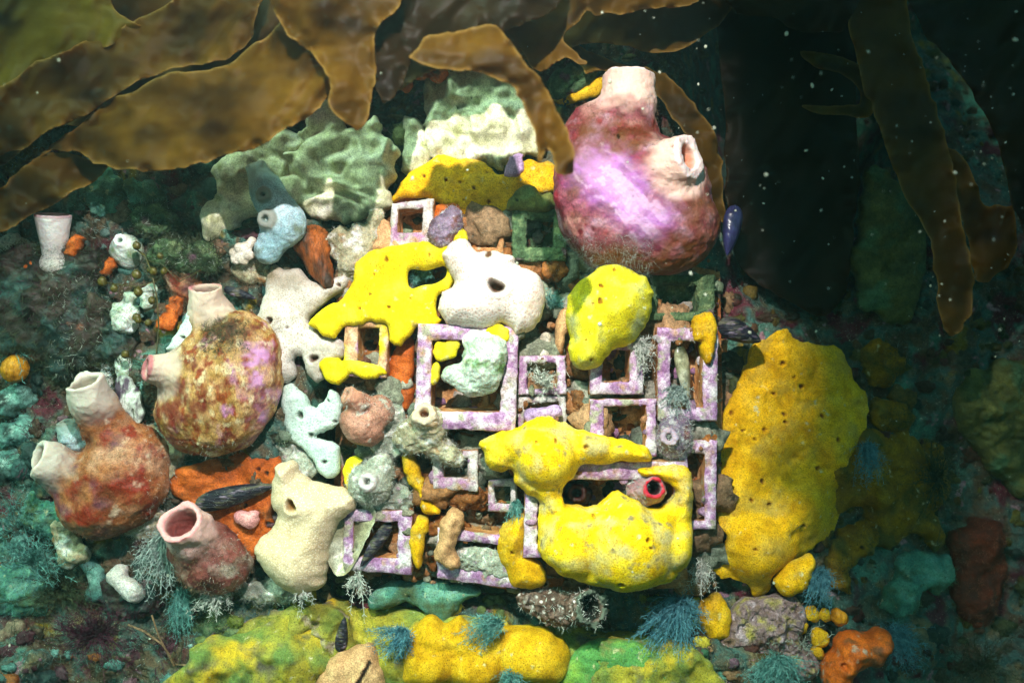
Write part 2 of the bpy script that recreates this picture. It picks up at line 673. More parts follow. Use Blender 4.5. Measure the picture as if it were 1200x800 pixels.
def tuft(name, base_px, tips, mat, n=60, barbs=7, barb=7, w=0.9, sag=10, seed=0, spread=6, parent=None):
    """a feathery hydroid: stems fan from a root, each with side barbs. tips: (px,py,dp) of the fan's outer edge"""
    r = np.random.default_rng(seed)
    root = np.array(base_px, float)
    T = np.array(tips, float)
    bs, ds, ls, ws = [], [], [], []
    for i in range(n):
        u = r.uniform(0, len(T) - 1)
        k = int(u)
        k = min(k, len(T) - 2)
        tip = T[k] + (T[k + 1] - T[k]) * (u - k) + r.normal(size=3) * spread * np.array([1, 1, 1.4])
        tip = root + (tip - root) * r.uniform(0.35, 1.1)
        mid = (root + tip) / 2 + r.normal(size=3) * spread * 1.1 + np.array([0, -sag * 0.5, -abs(r.normal()) * 6 - 4])
        st = root + r.normal(size=3) * 2.0
        prev = None
        for t in np.linspace(0, 1, barbs + 1):
            q = st * (1 - t) ** 2 + 2 * mid * t * (1 - t) + tip * t * t
            if prev is not None:
                a, b = P(*prev), P(*q)
                bs.append(a); ds.append(b - a); ls.append(np.linalg.norm(b - a) * 1.08); ws.append(w * PX * (1.15 - 0.5 * t))
                for sgn in (-1, 1):
                    dv = (b - a) / max(np.linalg.norm(b - a), 1e-9)
                    pr = np.array([-dv[2], r.normal() * 0.5, dv[0]]) * sgn
                    bs.append(b); ds.append(dv * 0.9 + pr); ls.append(barb * PX * r.uniform(0.5, 1.1) * (1.1 - 0.5 * t)); ws.append(w * 0.6 * PX)
            prev = q
    return blades(name, np.array(bs), np.array(ds), np.array(ls), np.array(ws), mat, seg=1, curl=0.05, parent=parent, seed=seed + 1, kind=None, taper=False)

def tube(name, pts, radii, mat, parent=None, sides=8, seed=0, lump=0.0):
    """a bent tapering tube through px points (px,py,dp)"""
    c = np.array([P(*p) for p in pts])
    rr = np.asarray(radii, float) * PX
    n = len(c)
    V, F = [], []
    tg = np.gradient(c, axis=0)
    tg /= np.linalg.norm(tg, axis=1, keepdims=True)
    up = np.array([0.0, -1.0, 0.3])
    for i in range(n):
        a = np.cross(tg[i], up); a /= np.linalg.norm(a)
        b = np.cross(tg[i], a)
        for k in range(sides):
            th = 2 * math.pi * k / sides
            q = rr[i] * (1 + lump * vnoise(np.array([[i * 0.9, k * 1.3, seed]]), seed)[0])
            V.append(c[i] + q * (math.cos(th) * a + math.sin(th) * b))
    for i in range(n - 1):
        for k in range(sides):
            k2 = (k + 1) % sides
            F.append((i * sides + k, i * sides + k2, (i + 1) * sides + k2, (i + 1) * sides + k))
    F.append(tuple(range(sides))[::-1])
    F.append(tuple((n - 1) * sides + k for k in range(sides)))
    return build(name, np.array(V), F, mat, parent)

# ================================================================== materials
HX = hexc
M = {}
M['wall'] = material('reef_crust', [(0.25, HX('28241c')), (0.42, HX('5a4c38')), (0.55, HX('40605a')), (0.7, HX('7c6c4c'))], scale=45, detail=6, dist=0.8,
    patches=[(HX('5a2430'), 30, 0.60, 0.04), (HX('4f7f70'), 38, 0.62, 0.05), (HX('7d6a1e'), 28, 0.66, 0.03), (HX('a07a86'), 90, 0.68, 0.03)],
    specks=[(HX('b8b49a'), 420, 0.08, 0.16)], rough=0.8, bump=[('n', 180, 0.9, 0.004), ('v', 420, 0.5, 0.0015)])
M['lump'] = material('small_growth', [(0.3, C(0.45, 0.45, 0.45)), (0.7, C(1, 1, 1))], scale=260, detail=5, tint=True, rough=0.7,
    bump=[('n', 500, 0.7, 0.001)], specks=[(HX('d8d4c0'), 500, 0.05, 0.1)])
M['turf'] = material('turf_filament', [(0.3, C(0.6, 0.6, 0.6)), (0.7, C(1, 1, 1))], scale=200, tint=True, rough=0.8, spec=0.1)
def yellow(name, a='f2d21c', b='e0b40e', c='f7e04a', pit='8c6010', extra=(), specks=()):
    return material(name, [(0.3, HX(b)), (0.5, HX(a)), (0.72, HX(c))], scale=70, detail=5, rough=0.85, spec=0.06, zones=[('pit', HX(pit))],
        patches=list(extra) + [(HX('c8c098'), 150, 0.70, 0.05)], specks=[(tuple(x * 0.62 for x in HX(b)[:3]) + (1.0,), 620, 0.10, 0.32)] + list(specks), bump=[('v', 620, 0.4, 0.0007)], grain=0.3, gscale=900, sss=0.45, sssr=(1, 0.8, 0.2), sss_scale=0.004)
M['yel_a'] = yellow('yellow_sponge_bright', 'f6de1e', 'eece14', 'f8e848')
M['yel_b'] = yellow('yellow_sponge_cushion', 'f2e42a', 'ead61c', 'f4ea54', extra=[(HX('b4b878'), 50, 0.62, 0.09)])
M['yel_c'] = yellow('yellow_sponge_lobed', 'f4cc18', 'e8b60e', 'f8da44', extra=[(HX('ccb874'), 60, 0.57, 0.09), (HX('94845c'), 110, 0.66, 0.06)])
M['yel_d'] = yellow('ochre_sponge', 'e2b014', 'c89208', 'ecc034', pit='6c3c08', extra=[(HX('c0a040'), 40, 0.62, 0.08)])
M['yel_e'] = yellow('gold_sponge', 'd8a818', 'b8860c', 'e4bc30', pit='5a3008')
M['lime'] = yellow('lime_sponge', '908c38', '706c28', 'a8a050', pit='3c3808', extra=[(HX('6c7434'), 45, 0.58, 0.08), (HX('9a8a70'), 90, 0.64, 0.05)])
M['green'] = yellow('green_sponge', '8cac40', '6c9844', 'b8c854', pit='1c3c10', extra=[(HX('5c9450'), 32, 0.52, 0.1), (HX('8c8c50'), 60, 0.62, 0.06)])
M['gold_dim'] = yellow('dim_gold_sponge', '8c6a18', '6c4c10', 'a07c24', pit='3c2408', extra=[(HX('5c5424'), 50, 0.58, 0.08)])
M['carpet'] = yellow('carpet_sponge', 'a89c34', '7c7c34', 'bcac44', pit='3c3808', extra=[(HX('6c8444'), 30, 0.52, 0.08), (HX('c8a82c'), 34, 0.60, 0.06), (HX('6c6450'), 60, 0.60, 0.07)])
M['teal_sp'] = yellow('teal_sponge', '5c9482', '46786a', '84b09c', pit='123830', extra=[(HX('4c5c40'), 50, 0.58, 0.08)])
def white(name, a, b, speck, pit='5a3a24', ps=1500, extra=()):
    return material(name, [(0.35, HX(b)), (0.65, HX(a))], scale=60, detail=4, rough=0.7, spec=0.15, zones=[('pit', HX(pit))], patches=extra,
        specks=[(HX(speck), ps, 0.18, 0.42)], bump=[('v', ps, 0.4, 0.0008)], grain=0.2, gscale=1000, sss=0.3, sssr=(1, 0.8, 0.7), sss_scale=0.004)
M['white_a'] = white('white_pink_sponge', 'f0e4de', 'e6d8d0', 'd8b0a0', ps=520, extra=[(HX('d0b8a4'), 60, 0.66, 0.07)])
M['white_b'] = white('white_grey_sponge', 'dcd4ce', 'c8beb6', 'b09c88', ps=700, extra=[(HX('8a7a62'), 26, 0.57, 0.1)])
M['mint'] = white('mint_white_sponge', 'ccdad2', 'b8ccc2', 'a0bcae', pit='56584c', ps=560)
M['cream'] = white('cream_sponge', 'd8c2a0', 'ccb490', 'ecdcc4', pit='8c642c', ps=720)
M['orange_sp'] = material('orange_sponge', [(0.3, HX('9a4410')), (0.6, HX('cc6420')), (0.8, HX('de7c34'))], scale=50, rough=0.7, zones=[('pit', HX('2c1408'))],
    bump=[('v', 900, 0.4, 0.0008), ('n', 200, 0.4, 0.002)], patches=[(HX('6a3818'), 60, 0.64, 0.05)])
M['peach'] = material('peach_sponge', [(0.3, HX('c89468')), (0.7, HX('e4b884'))], scale=70, rough=0.7, zones=[('pit', HX('1c120c'))], specks=[(HX('a87044'), 900, 0.1, 0.3)], bump=[('v', 900, 0.4, 0.0008)])
M['leafy'] = material('pale_green_leafy_sponge', [(0.3, HX('d4d4ac')), (0.55, HX('e4e2c4')), (0.75, HX('f0eedc'))], scale=55, detail=5, dist=1.2, rough=0.6, zones=[('pit', HX('2c3420'))],
    bump=[('v', 1400, 0.4, 0.0006)], sss=0.4, sssr=(0.8, 1, 0.5), sss_scale=0.004, patches=[(HX('f0eee0'), 40, 0.66, 0.05), (HX('b0b080'), 50, 0.66, 0.06)])
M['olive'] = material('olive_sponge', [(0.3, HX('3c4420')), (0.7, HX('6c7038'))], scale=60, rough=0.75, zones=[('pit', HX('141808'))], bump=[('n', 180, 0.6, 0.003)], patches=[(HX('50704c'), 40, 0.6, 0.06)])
M['rust'] = material('rust_growth', [(0.3, HX('3c1c10')), (0.7, HX('6c3018'))], scale=80, rough=0.8, zones=[('pit', HX('140804'))], bump=[('n', 220, 0.7, 0.003)])
M['mauve'] = material('mauve_turf_crust', [(0.3, HX('6c5440')), (0.5, HX('8c7478')), (0.7, HX('a89a50'))], scale=110, detail=6, dist=1, rough=0.85, zones=[('pit', HX('201810'))], bump=[('n', 300, 1.0, 0.003)], patches=[(HX('b09aa0'), 120, 0.62, 0.05)])

def squirt(name, ramp, patches, siphon='e8d8cc', rim='d89a98', inside='b06a58', scale=40, stretch=None, specks=(), bump=None, sss=0.4):
    return material(name, ramp, scale=scale, detail=6, dist=0.6, patches=patches, specks=specks, stretch=stretch, rough=0.55, spec=0.25,
        zones=[('siphon', HX(siphon)), ('inside', HX(inside)), ('rim', HX(rim))], bump=bump or [('n', 260, 0.4, 0.002), ('n', 900, 0.4, 0.0008)], sss=sss, sss_scale=0.004)
M['sq_big'] = material('large_sea_squirt', [(0.35, HX('5c2030')), (0.5, HX('904854')), (0.65, HX('a8746c'))], scale=60, detail=6, dist=0.6,
    patches=[(HX('8c2434'), 48, 0.60, 0.04), (HX('b48c9c'), 60, 0.62, 0.06), (HX('6c4018'), 36, 0.60, 0.06)],
    zones=[('band', HX('a258b2')), ('pale', HX('e0c4dc')), ('dusk', HX('64380f')), ('siphon', HX('dcb8aa')), ('inside', HX('cc8468')), ('rim', HX('ecd4d0'))],
    specks=[(HX('6c1424'), 60, 0.14, 0.20)], rough=0.6, spec=0.15, bump=[('n', 160, 0.35, 0.002), ('n', 600, 0.5, 0.001)], sss=0.35, sss_scale=0.004, gscale=600)
M['sq_left'] = material('mottled_sea_squirt', [(0.35, HX('a07838')), (0.5, HX('bc9458')), (0.65, HX('caa070'))], scale=110, detail=4, dist=0.6,
    patches=[(HX('90441c'), 130, 0.56, 0.07), (HX('b880a8'), 60, 0.64, 0.06), (HX('6c2c24'), 70, 0.62, 0.07), (HX('d4c094'), 160, 0.62, 0.06)], stretch=(1.3, 1, 0.75),
    zones=[('lilac', HX('b884b4')), ('maroon', HX('6c241c')), ('dusk', HX('3c2818')), ('siphon', HX('bca898')), ('inside', HX('80665c')), ('rim', HX('a8686c'))],
    rough=0.6, spec=0.15, bump=[('n', 260, 0.4, 0.002), ('n', 900, 0.4, 0.0008)], sss=0.35, sss_scale=0.004)
M['sq_rusty'] = squirt('rusty_hairy_sea_squirt', [(0.35, HX('7a3c24')), (0.5, HX('a8683c')), (0.65, HX('c09070'))],
    [(HX('8c2c14'), 60, 0.55, 0.06), (HX('6c3844'), 50, 0.62, 0.06), (HX('c8a890'), 70, 0.65, 0.05)], siphon='b8aca0', rim='ccc0b4', inside='8c8070')
M['sq_low'] = squirt('dusky_pink_sea_squirt', [(0.35, HX('5c2c2c')), (0.5, HX('8c4c44')), (0.65, HX('a0786c'))],
    [(HX('b0a090'), 60, 0.62, 0.06)], siphon='c8a49c', rim='d89c9c', inside='8c4844')
M['sq_white'] = squirt('milky_sea_squirt', [(0.35, HX('b8b4ac')), (0.65, HX('d8d0cc'))], [], siphon='dcd4d4', rim='b898a0', inside='d8c8c0', sss=0.3)
M['sq_shaggy'] = squirt('shaggy_brown_growth', [(0.35, HX('1c1814')), (0.5, HX('3c3028')), (0.65, HX('4c4438'))], [(HX('8c4c24'), 40, 0.66, 0.04), (HX('34504c'), 50, 0.54, 0.06)], siphon='6c5440')
M['sq_blue'] = squirt('pale_blue_sac', [(0.35, HX('88b0bc')), (0.65, HX('b8ccd4'))], [(HX('7c8c7c'), 60, 0.66, 0.06)], siphon='8c9c98', rim='7c8078', inside='505848', sss=0.3)
M['sq_rose'] = squirt('rose_brown_sea_squirt', [(0.35, HX('94604c')), (0.65, HX('c08c78'))], [(HX('b8b0a4'), 120, 0.64, 0.04)], siphon='b8846c', rim='a87c68', inside='2c1810', specks=[(HX('6c4438'), 420, 0.12, 0.2)])
M['sq_beige'] = squirt('beige_crusted_squirt', [(0.35, HX('8c8468')), (0.65, HX('c0b898'))], [(HX('d8d4cc'), 120, 0.58, 0.05), (HX('a87c50'), 80, 0.64, 0.05)], siphon='c8a884', rim='b8a890', inside='8c4c24')
M['sq_grey'] = squirt('grey_fuzzy_squirt', [(0.35, HX('7c8474')), (0.65, HX('b8bcac'))], [(HX('dcdcd4'), 140, 0.60, 0.05), (HX('a88c98'), 110, 0.64, 0.05)], siphon='a09c94', rim='b8b0b0', inside='181410')
M['sq_purple'] = squirt('purple_fuzzy_squirt', [(0.35, HX('5c4c60')), (0.65, HX('9c88a0'))], [(HX('c0bcc0'), 160, 0.6, 0.05), (HX('7c5048'), 100, 0.6, 0.06)], siphon='7c6c7c', rim='a894a4', inside='180c10')
M['sq_mint'] = squirt('mint_glassy_squirt', [(0.35, HX('9cb49c')), (0.65, HX('d4dcd0'))], [(HX('f0f0ec'), 60, 0.58, 0.06), (HX('6c8c54'), 55, 0.62, 0.06), (HX('8cbcb4'), 60, 0.66, 0.05)], siphon='e4e8e4', rim='eeeeee', inside='9cb4a0')
M['sq_red'] = squirt('red_mouthed_squirt', [(0.35, HX('8c5460')), (0.65, HX('c09ca0'))], [(HX('d8ccc8'), 140, 0.6, 0.05)], siphon='a08084', rim='b42438', inside='28040a')
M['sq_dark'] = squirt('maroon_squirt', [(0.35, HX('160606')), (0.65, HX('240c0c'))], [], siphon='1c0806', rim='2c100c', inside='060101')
M['tongue'] = material('orange_brown_tongue', [(0.3, HX('7c3c14')), (0.7, HX('b86428'))], scale=80, rough=0.6, stretch=(2, 1, 0.5), bump=[('n', 250, 0.5, 0.002)], patches=[(HX('3c2c20'), 50, 0.6, 0.08)])

M['coralline'] = material('pink_coralline_crust', [(0.30, HX('8c5c88')), (0.46, HX('b88cb8')), (0.56, HX('d4b4d0')), (0.68, HX('f0e8ee'))], scale=170, detail=8, dist=0.5, rough=0.65,
    patches=[(HX('e8e0e2'), 60, 0.60, 0.08), (HX('b89064'), 75, 0.64, 0.06), (HX('a8a48c'), 120, 0.60, 0.06)], specks=[(HX('8c4c8c'), 900, 0.08, 0.2)], bump=[('n', 350, 0.7, 0.0012), ('n', 1200, 0.5, 0.0005)])
M['chalk'] = material('chalky_white_crust', [(0.3, HX('c4bcb4')), (0.7, HX('e8e0de'))], scale=90, detail=6, rough=0.7,
    patches=[(HX('b888ac'), 70, 0.56, 0.06), (HX('b08c68'), 80, 0.62, 0.05), (HX('a8ac94'), 90, 0.64, 0.05)], bump=[('n', 400, 0.6, 0.001)])
M['side'] = material('orange_film_on_plastic', [(0.3, HX('8c5428')), (0.5, HX('c08450')), (0.7, HX('d8a878'))], scale=60, detail=6, rough=0.65,
    patches=[(HX('5c3418'), 55, 0.60, 0.07), (HX('b8b098'), 100, 0.64, 0.05)], bump=[('n', 300, 0.6, 0.0015)])
M['peachy'] = material('peach_and_pink_crust', [(0.3, HX('c88c60')), (0.5, HX('dcb088')), (0.7, HX('ecd4bc'))], scale=90, rough=0.65, patches=[(HX('d0a0c4'), 60, 0.58, 0.05), (HX('e6d020'), 50, 0.64, 0.04)], bump=[('n', 350, 0.7, 0.0012)])
M['base'] = material('orange_crusted_panel', [(0.3, HX('7c3c14')), (0.5, HX('b86830')), (0.7, HX('d08c54'))], scale=40, detail=6, dist=0.6, rough=0.7,
    patches=[(HX('3c2c20'), 36, 0.55, 0.08), (HX('44584c'), 45, 0.60, 0.07), (HX('b0a898'), 90, 0.66, 0.05)], bump=[('n', 200, 0.8, 0.003)])
M['mossy'] = material('mossy_green_crust', [(0.3, HX('2c3c24')), (0.5, HX('4c6444')), (0.7, HX('7c8c60'))], scale=120, detail=6, rough=0.85, patches=[(HX('6c4c5c'), 60, 0.62, 0.05)], bump=[('n', 350, 1.0, 0.002)])

def hair(name, a, b):
    return material(name, [(0.3, HX(a)), (0.7, HX(b))], scale=300, rough=0.75, spec=0.15)
M['h_white'] = hair('whitish_fuzz', 'a8b0a4', 'e0e0d8')
M['h_grey'] = hair('grey_green_fuzz', '7c8c80', 'b0b8ac')
M['h_brown'] = hair('brown_fuzz', '5c4430', '94785c')
M['h_rust'] = hair('rusty_fuzz', '6c3820', 'a87858')
M['h_blue'] = hair('blue_hydroid', '2c6478', '6ca4b0')
M['h_teal'] = hair('teal_hydroid', '3c7c78', '7cb0a8')
M['h_maroon'] = hair('maroon_alga', '2c1420', '5c2c40')
M['h_dark'] = hair('dark_alga', '20281c', '4c5438')
M['h_green'] = hair('green_fuzz', '3c5c3c', '7c9470')
M['h_pale'] = hair('pale_fuzz_plume', '7c9090', 'b0bcb4')

def kelpmat(name, a, b, c, tl, tr, rim='94743a'):
    return material(name, [(0.3, HX(a)), (0.5, HX(b)), (0.72, HX(c))], scale=22, detail=4, dist=0.2, rough=0.5, spec=0.09, stretch=(1, 1, 1.8), grain=0.2,
        zones=[('rim', HX(rim))], patches=[(HX('241806'), 16, 0.58, 0.1)], bump=[('n', 45, 0.4, 0.008), ('n', 300, 0.25, 0.001)],
        transl=(HX('a86c10'), tl), transp=(HX('d89820'), tr), specks=[(HX('8a7440'), 260, 0.03, 0.06)])
M['kelp'] = kelpmat('brown_kelp', '3c2a07', '553c0b', '6a4e10', 0.34, 0.16)
M['kelp_olive'] = kelpmat('olive_kelp', '483c0a', '5e500e', '726414', 0.3, 0.14)
M['kelp_thin'] = kelpmat('thin_kelp', '3c2806', '4e360a', '60440e', 0.25, 0.14)
M['kelp_shaded'] = kelpmat('shaded_kelp', '100a04', '1a1006', '261a08', 0.2, 0.03, '30220e')  # darkened copy of the brown kelp, shade put into its colours

M['mussel'] = material('dark_mussel_shell', [(0.3, HX('0c0c14')), (0.6, HX('242030')), (0.8, HX('44385c'))], scale=60, stretch=(1, 1, 4), rough=0.6, spec=0.25, bump=[('n', 200, 0.7, 0.002)],
    patches=[(HX('5c5848'), 90, 0.56, 0.07), (HX('7c6c80'), 120, 0.64, 0.05)])
M['mussel_blue'] = material('blue_black_shell', [(0.3, HX('14142c')), (0.7, HX('3c3c6c'))], scale=60, rough=0.3, spec=0.5, bump=[('n', 200, 0.4, 0.001)])
M['pearl'] = material('nacre_shell', [(0.3, HX('6c6848')), (0.5, HX('a8a484')), (0.7, HX('dcdcc4'))], scale=50, dist=1.5, rough=0.3, spec=0.6, bump=[('n', 120, 0.5, 0.002)], patches=[(HX('3c3c24'), 40, 0.60, 0.06), (HX('dcd07c'), 60, 0.66, 0.05)])
M['oyster'] = material('white_striped_shell', [(0.3, HX('2c2434')), (0.45, HX('5c4c5c')), (0.55, HX('c8d4c8')), (0.75, HX('e8ece4'))], scale=55, dist=1.2, rough=0.5, stretch=(2.2, 1, 1), bump=[('n', 180, 0.7, 0.003)])
M['knob'] = material('white_coral_knobs', [(0.3, HX('b8a890')), (0.7, HX('f0e8dc'))], scale=90, rough=0.7, bump=[('n', 350, 0.6, 0.001)])
M['warty'] = material('warty_brown_shell', [(0.3, HX('3c2c24')), (0.5, HX('6c5448')), (0.7, HX('8c7c74'))], scale=90, rough=0.7, bump=[('v', 160, 0.9, 0.004)], specks=[(HX('d8ccc8'), 170, 0.16, 0.3)], zones=[('inside', HX('0c140c')), ('rim', HX('545c50'))])
M['bead'] = material('olive_float_beads', [(0.3, HX('2c280c')), (0.7, HX('5c5014'))], scale=120, rough=0.4, spec=0.4)
M['orange_knob'] = material('bright_orange_growth', [(0.3, HX('a84c10')), (0.7, HX('e07420'))], scale=120, patches=[(HX('7c4c28'), 90, 0.6, 0.06), (HX('b8a088'), 140, 0.66, 0.05)], rough=0.6, bump=[('n', 400, 0.6, 0.001)])
M['ochre_ball'] = material('ochre_ball', [(0.3, HX('a86c0c')), (0.7, HX('dc9c24'))], scale=120, stretch=(2, 1, 0.6), rough=0.5, bump=[('n', 200, 0.5, 0.002)])
M['aqua'] = material('aqua_sponge', [(0.3, HX('3c6c68')), (0.7, HX('7cac9f'))], scale=90, patches=[(HX('2c3c38'), 60, 0.56, 0.07), (HX('b8d8cc'), 90, 0.64, 0.05)], rough=0.6, zones=[('pit', HX('1c5c50'))], bump=[('n', 250, 0.5, 0.002)])
M['pinkbit'] = material('pink_ascidian', [(0.3, HX('c87c84')), (0.7, HX('e8a8a4'))], scale=90, rough=0.5, bump=[('n', 250, 0.4, 0.001)])
M['lilac'] = material('lilac_coralline', [(0.3, HX('a080b0')), (0.7, HX('c8a8cc'))], scale=120, rough=0.7, zones=[('pit', HX('4c345c'))], bump=[('n', 300, 0.7, 0.002)])
M['speck'] = material('drifting_particle', [(0.3, HX('b8c0a8')), (0.7, HX('e8ecd8'))], scale=100, rough=0.7)

# ================================================================== reef wall (setting)
def wall_soft(px, py):
    q = np.stack([px * 0.011, py * 0.011, np.full(np.shape(px), 2.0)], -1)
    b = 54 + 20 * fbm(q, 2, 1)
    b = b + 85 * sstep(850, 1180, px) - 34 * sstep(420, 330, px)
    return b - 48 * sstep(715, 775, py) * (1 - 0.5 * sstep(900, 1100, px))
def wall_dp(px, py):
    q = np.stack([px * 0.011, py * 0.011, np.full(np.shape(px), 2.0)], -1)
    b = 64 + 20 * fbm(q, 3, 1) - 12 * np.abs(fbm(q * 3.1, 3, 5)) + 5 * fbm(q * 9, 2, 9)
    b = b + 85 * sstep(850, 1180, px) - 34 * sstep(420, 330, px)
    b = b + 420 * np.exp(-(((px - 935) / 110) ** 2 + ((py - 100) / 200) ** 2) ** 1.5) + 120 * np.exp(-(((px - 1130) / 80) ** 2 + ((py - 60) / 120) ** 2))
    b = b - 48 * sstep(715, 775, py) * (1 - 0.5 * sstep(900, 1100, px)) - 60 * sstep(800, 1100, py)
    b = b + 40 * sstep(160, -40, py)
    tm = sstep(370, 400, px) * sstep(875, 845, px) * sstep(215, 240, py) * sstep(712, 690, py)
    b = b * (1 - tm) + 84 * tm
    return b
gx = np.concatenate([np.arange(-1300, -60, 24), np.arange(-60, 1264, 5.0), np.arange(1264, 2500, 24)])
gy = np.concatenate([np.arange(-900, -60, 24), np.arange(-60, 864, 5.0), np.arange(864, 1700, 24)])
GX, GY = np.meshgrid(gx, gy, indexing='ij')
Vw = P(GX, GY, wall_dp(GX, GY)).reshape(-1, 3)
ii = np.arange(len(gx) * len(gy)).reshape(len(gx), len(gy))
Fw = np.stack([ii[:-1, :-1], ii[:-1, 1:], ii[1:, 1:], ii[1:, :-1]], -1).reshape(-1, 4)
wall = build('reef_wall', Vw, Fw, M['wall'], origin=(0, 0.05, 0))
wall['kind'] = 'structure'

# small uncountable growth on the wall: lumps of many colours and short turf
def region_palette(px, py):
    if py > 690 and 230 < px < 830:
        return ['8c8c2c', '6c7c34', 'b0a030', '5c6c3c', '3c6c4c', '8c7c50']
    if px < 330:
        return ['3c605c', '5c8c84', '4c3c30', '6c5440', '4c2c34', '7c9c94', '7c6c58', '2c4440', '70545c', '5c4c3c', '6c9c94', '8c5428']
    if px > 860:
        return ['3c4424', '54501c', '34443c', '4c3420', '5c4c1c', '3c2c20', '4c2820', '403c2c']
    if py < 240:
        return ['4c5434', '6c7044', '5c4420', '7c8458', '3c4438']
    return ['8c6c4c', '6c7c68', 'a08c70', '5c4838', '7c5c6c']
ico_v, ico_f = None, None
def ico(levels=2):
    t = (1 + 5 ** 0.5) / 2
    v = [(-1,t,0),(1,t,0),(-1,-t,0),(1,-t,0),(0,-1,t),(0,1,t),(0,-1,-t),(0,1,-t),(t,0,-1),(t,0,1),(-t,0,-1),(-t,0,1)]
    f = [(0,11,5),(0,5,1),(0,1,7),(0,7,10),(0,10,11),(1,5,9),(5,11,4),(11,10,2),(10,7,6),(7,1,8),(3,9,4),(3,4,2),(3,2,6),(3,6,8),(3,8,9),(4,9,5),(2,4,11),(6,2,10),(8,6,7),(9,8,1)]
    v = [np.array(x, float) / np.linalg.norm(x) for x in v]
    for _ in range(levels):
        nf, cache = [], {}
        def mid(a, b):
            k = (min(a, b), max(a, b))
            if k not in cache:
                m = v[a] + v[b]
                v.append(m / np.linalg.norm(m))
                cache[k] = len(v) - 1
            return cache[k]
        for a, b, c in f:
            x, y, z = mid(a, b), mid(b, c), mid(c, a)
            nf += [(a, x, z), (b, y, x), (c, z, y), (x, y, z)]
        f = nf
    return np.array(v), np.array(f)
ico_v, ico_f = ico()
ico1_v, ico1_f = ico(1)
ICOS = [ico(0), (ico1_v, ico1_f), (ico_v, ico_f)]
LUMPS = [[v_ * (1 + 0.42 * fbm(v_ * 1.7 + c_ * 3.3, 3, 4))[:, None] for c_ in range(48)] for (v_, f_) in ICOS]
def lump_cloud(name, n, pick, rad, seed, parent=None, mat=None, flat=(0.5, 0.9)):
    r_ = np.random.default_rng(seed)
    LV, LF, LC = [], [], []
    off = cnt = 0
    while cnt < n:
        got = pick(r_)
        if got is None:
            continue
        px, py, dp, col, big = got
        r = rad[0] + (rad[1] - rad[0]) * r_.uniform() ** 2.2
        r *= big
        lv = 0 if r < 2.6 else 1 if r < 8 else 2
        vv, ff = LUMPS[lv][cnt % 48], ICOS[lv][1]
        th = r_.uniform(0, 6.283)
        s = vv @ np.array([[math.cos(th), 0, math.sin(th)], [0, 1, 0], [-math.sin(th), 0, math.cos(th)]])
        s = s * np.array([r * r_.uniform(0.7, 1.7), r * r_.uniform(*flat), r * r_.uniform(0.7, 1.5)])
        LV.append(P(px, py, dp) + s * PX)
        LF.append(ff + off)
        off += len(vv)
        LC.append(np.repeat(col[None], len(vv), 0))
        cnt += 1
    o = build(name, np.concatenate(LV), np.concatenate(LF), mat or M['lump'], parent, colors=np.concatenate(LC))
    o['kind'] = 'stuff'
    return o
def wall_pick(r_):
    px, py = r_.uniform(-60, 1260), r_.uniform(-40, 840)
    if 385 < px < 850 and 225 < py < 690:
        return None
    if 850 < px < 1010 and py < 330 and r_.uniform() < 0.8:
        return None
    pal = region_palette(px, py)
    # growth comes in colonies: the colour follows a coarse cell, with strays
    cell = int((vnoise(np.array([[px * 0.02, py * 0.02, 1.0]]), 5)[0] * 0.5 + 0.5) * len(pal) * 1.999) % len(pal)
    k = cell if r_.uniform() < 0.7 else r_.integers(len(pal))
    col = np.array(hexc(pal[k])[:3]) * r_.uniform(0.8, 1.6)
    return px, py, float(wall_dp(np.array(px), np.array(py))), col, 1.0
lumps = lump_cloud('encrusting_growth', 2600, wall_pick, (1.2, 11), 5)
tag(lumps, 'small knobbly growth of many colours covering the reef wall', 'reef growth')

NT = 9000
bp, bd, bl, bw, bc = [], [], [], [], []
for _ in range(NT // 10):
    px, py = rng.uniform(-60, 1260), rng.uniform(-40, 840)
    if 385 < px < 850 and 225 < py < 690:
        continue
    if 850 < px < 1010 and py < 330 and rng.uniform() < 0.7:
        continue
    pal = region_palette(px, py)
    c = np.array(hexc(pal[rng.integers(len(pal))])[:3])
    if rng.uniform() < 0.25:
        c = np.array(hexc('8ca49c')[:3])
    for _k in range(60):
        x, y = px + rng.normal() * 15, py + rng.normal() * 13
        bp.append(P(x, y, float(0)))
        bc.append(c * rng.uniform(0.6, 1.3))
        bl.append(rng.uniform(3, 12)); bw.append(rng.uniform(0.35, 0.9))
        bd.append((rng.normal() * 0.7, -1, 0.2 + rng.normal() * 0.7))
bp = np.array(bp)
sx, sy = 600 + bp[:, 0] / PX, 400 - bp[:, 2] / PX
bp = P(sx, sy, wall_dp(sx, sy) + 1)
turf = blades('algal_turf', bp, np.array(bd), np.array(bl) * PX, np.array(bw) * PX, M['turf'], colors=np.array(bc), seed=3, curl=0.6)
tag(turf, 'short mixed algal turf growing over the reef wall', 'turf')

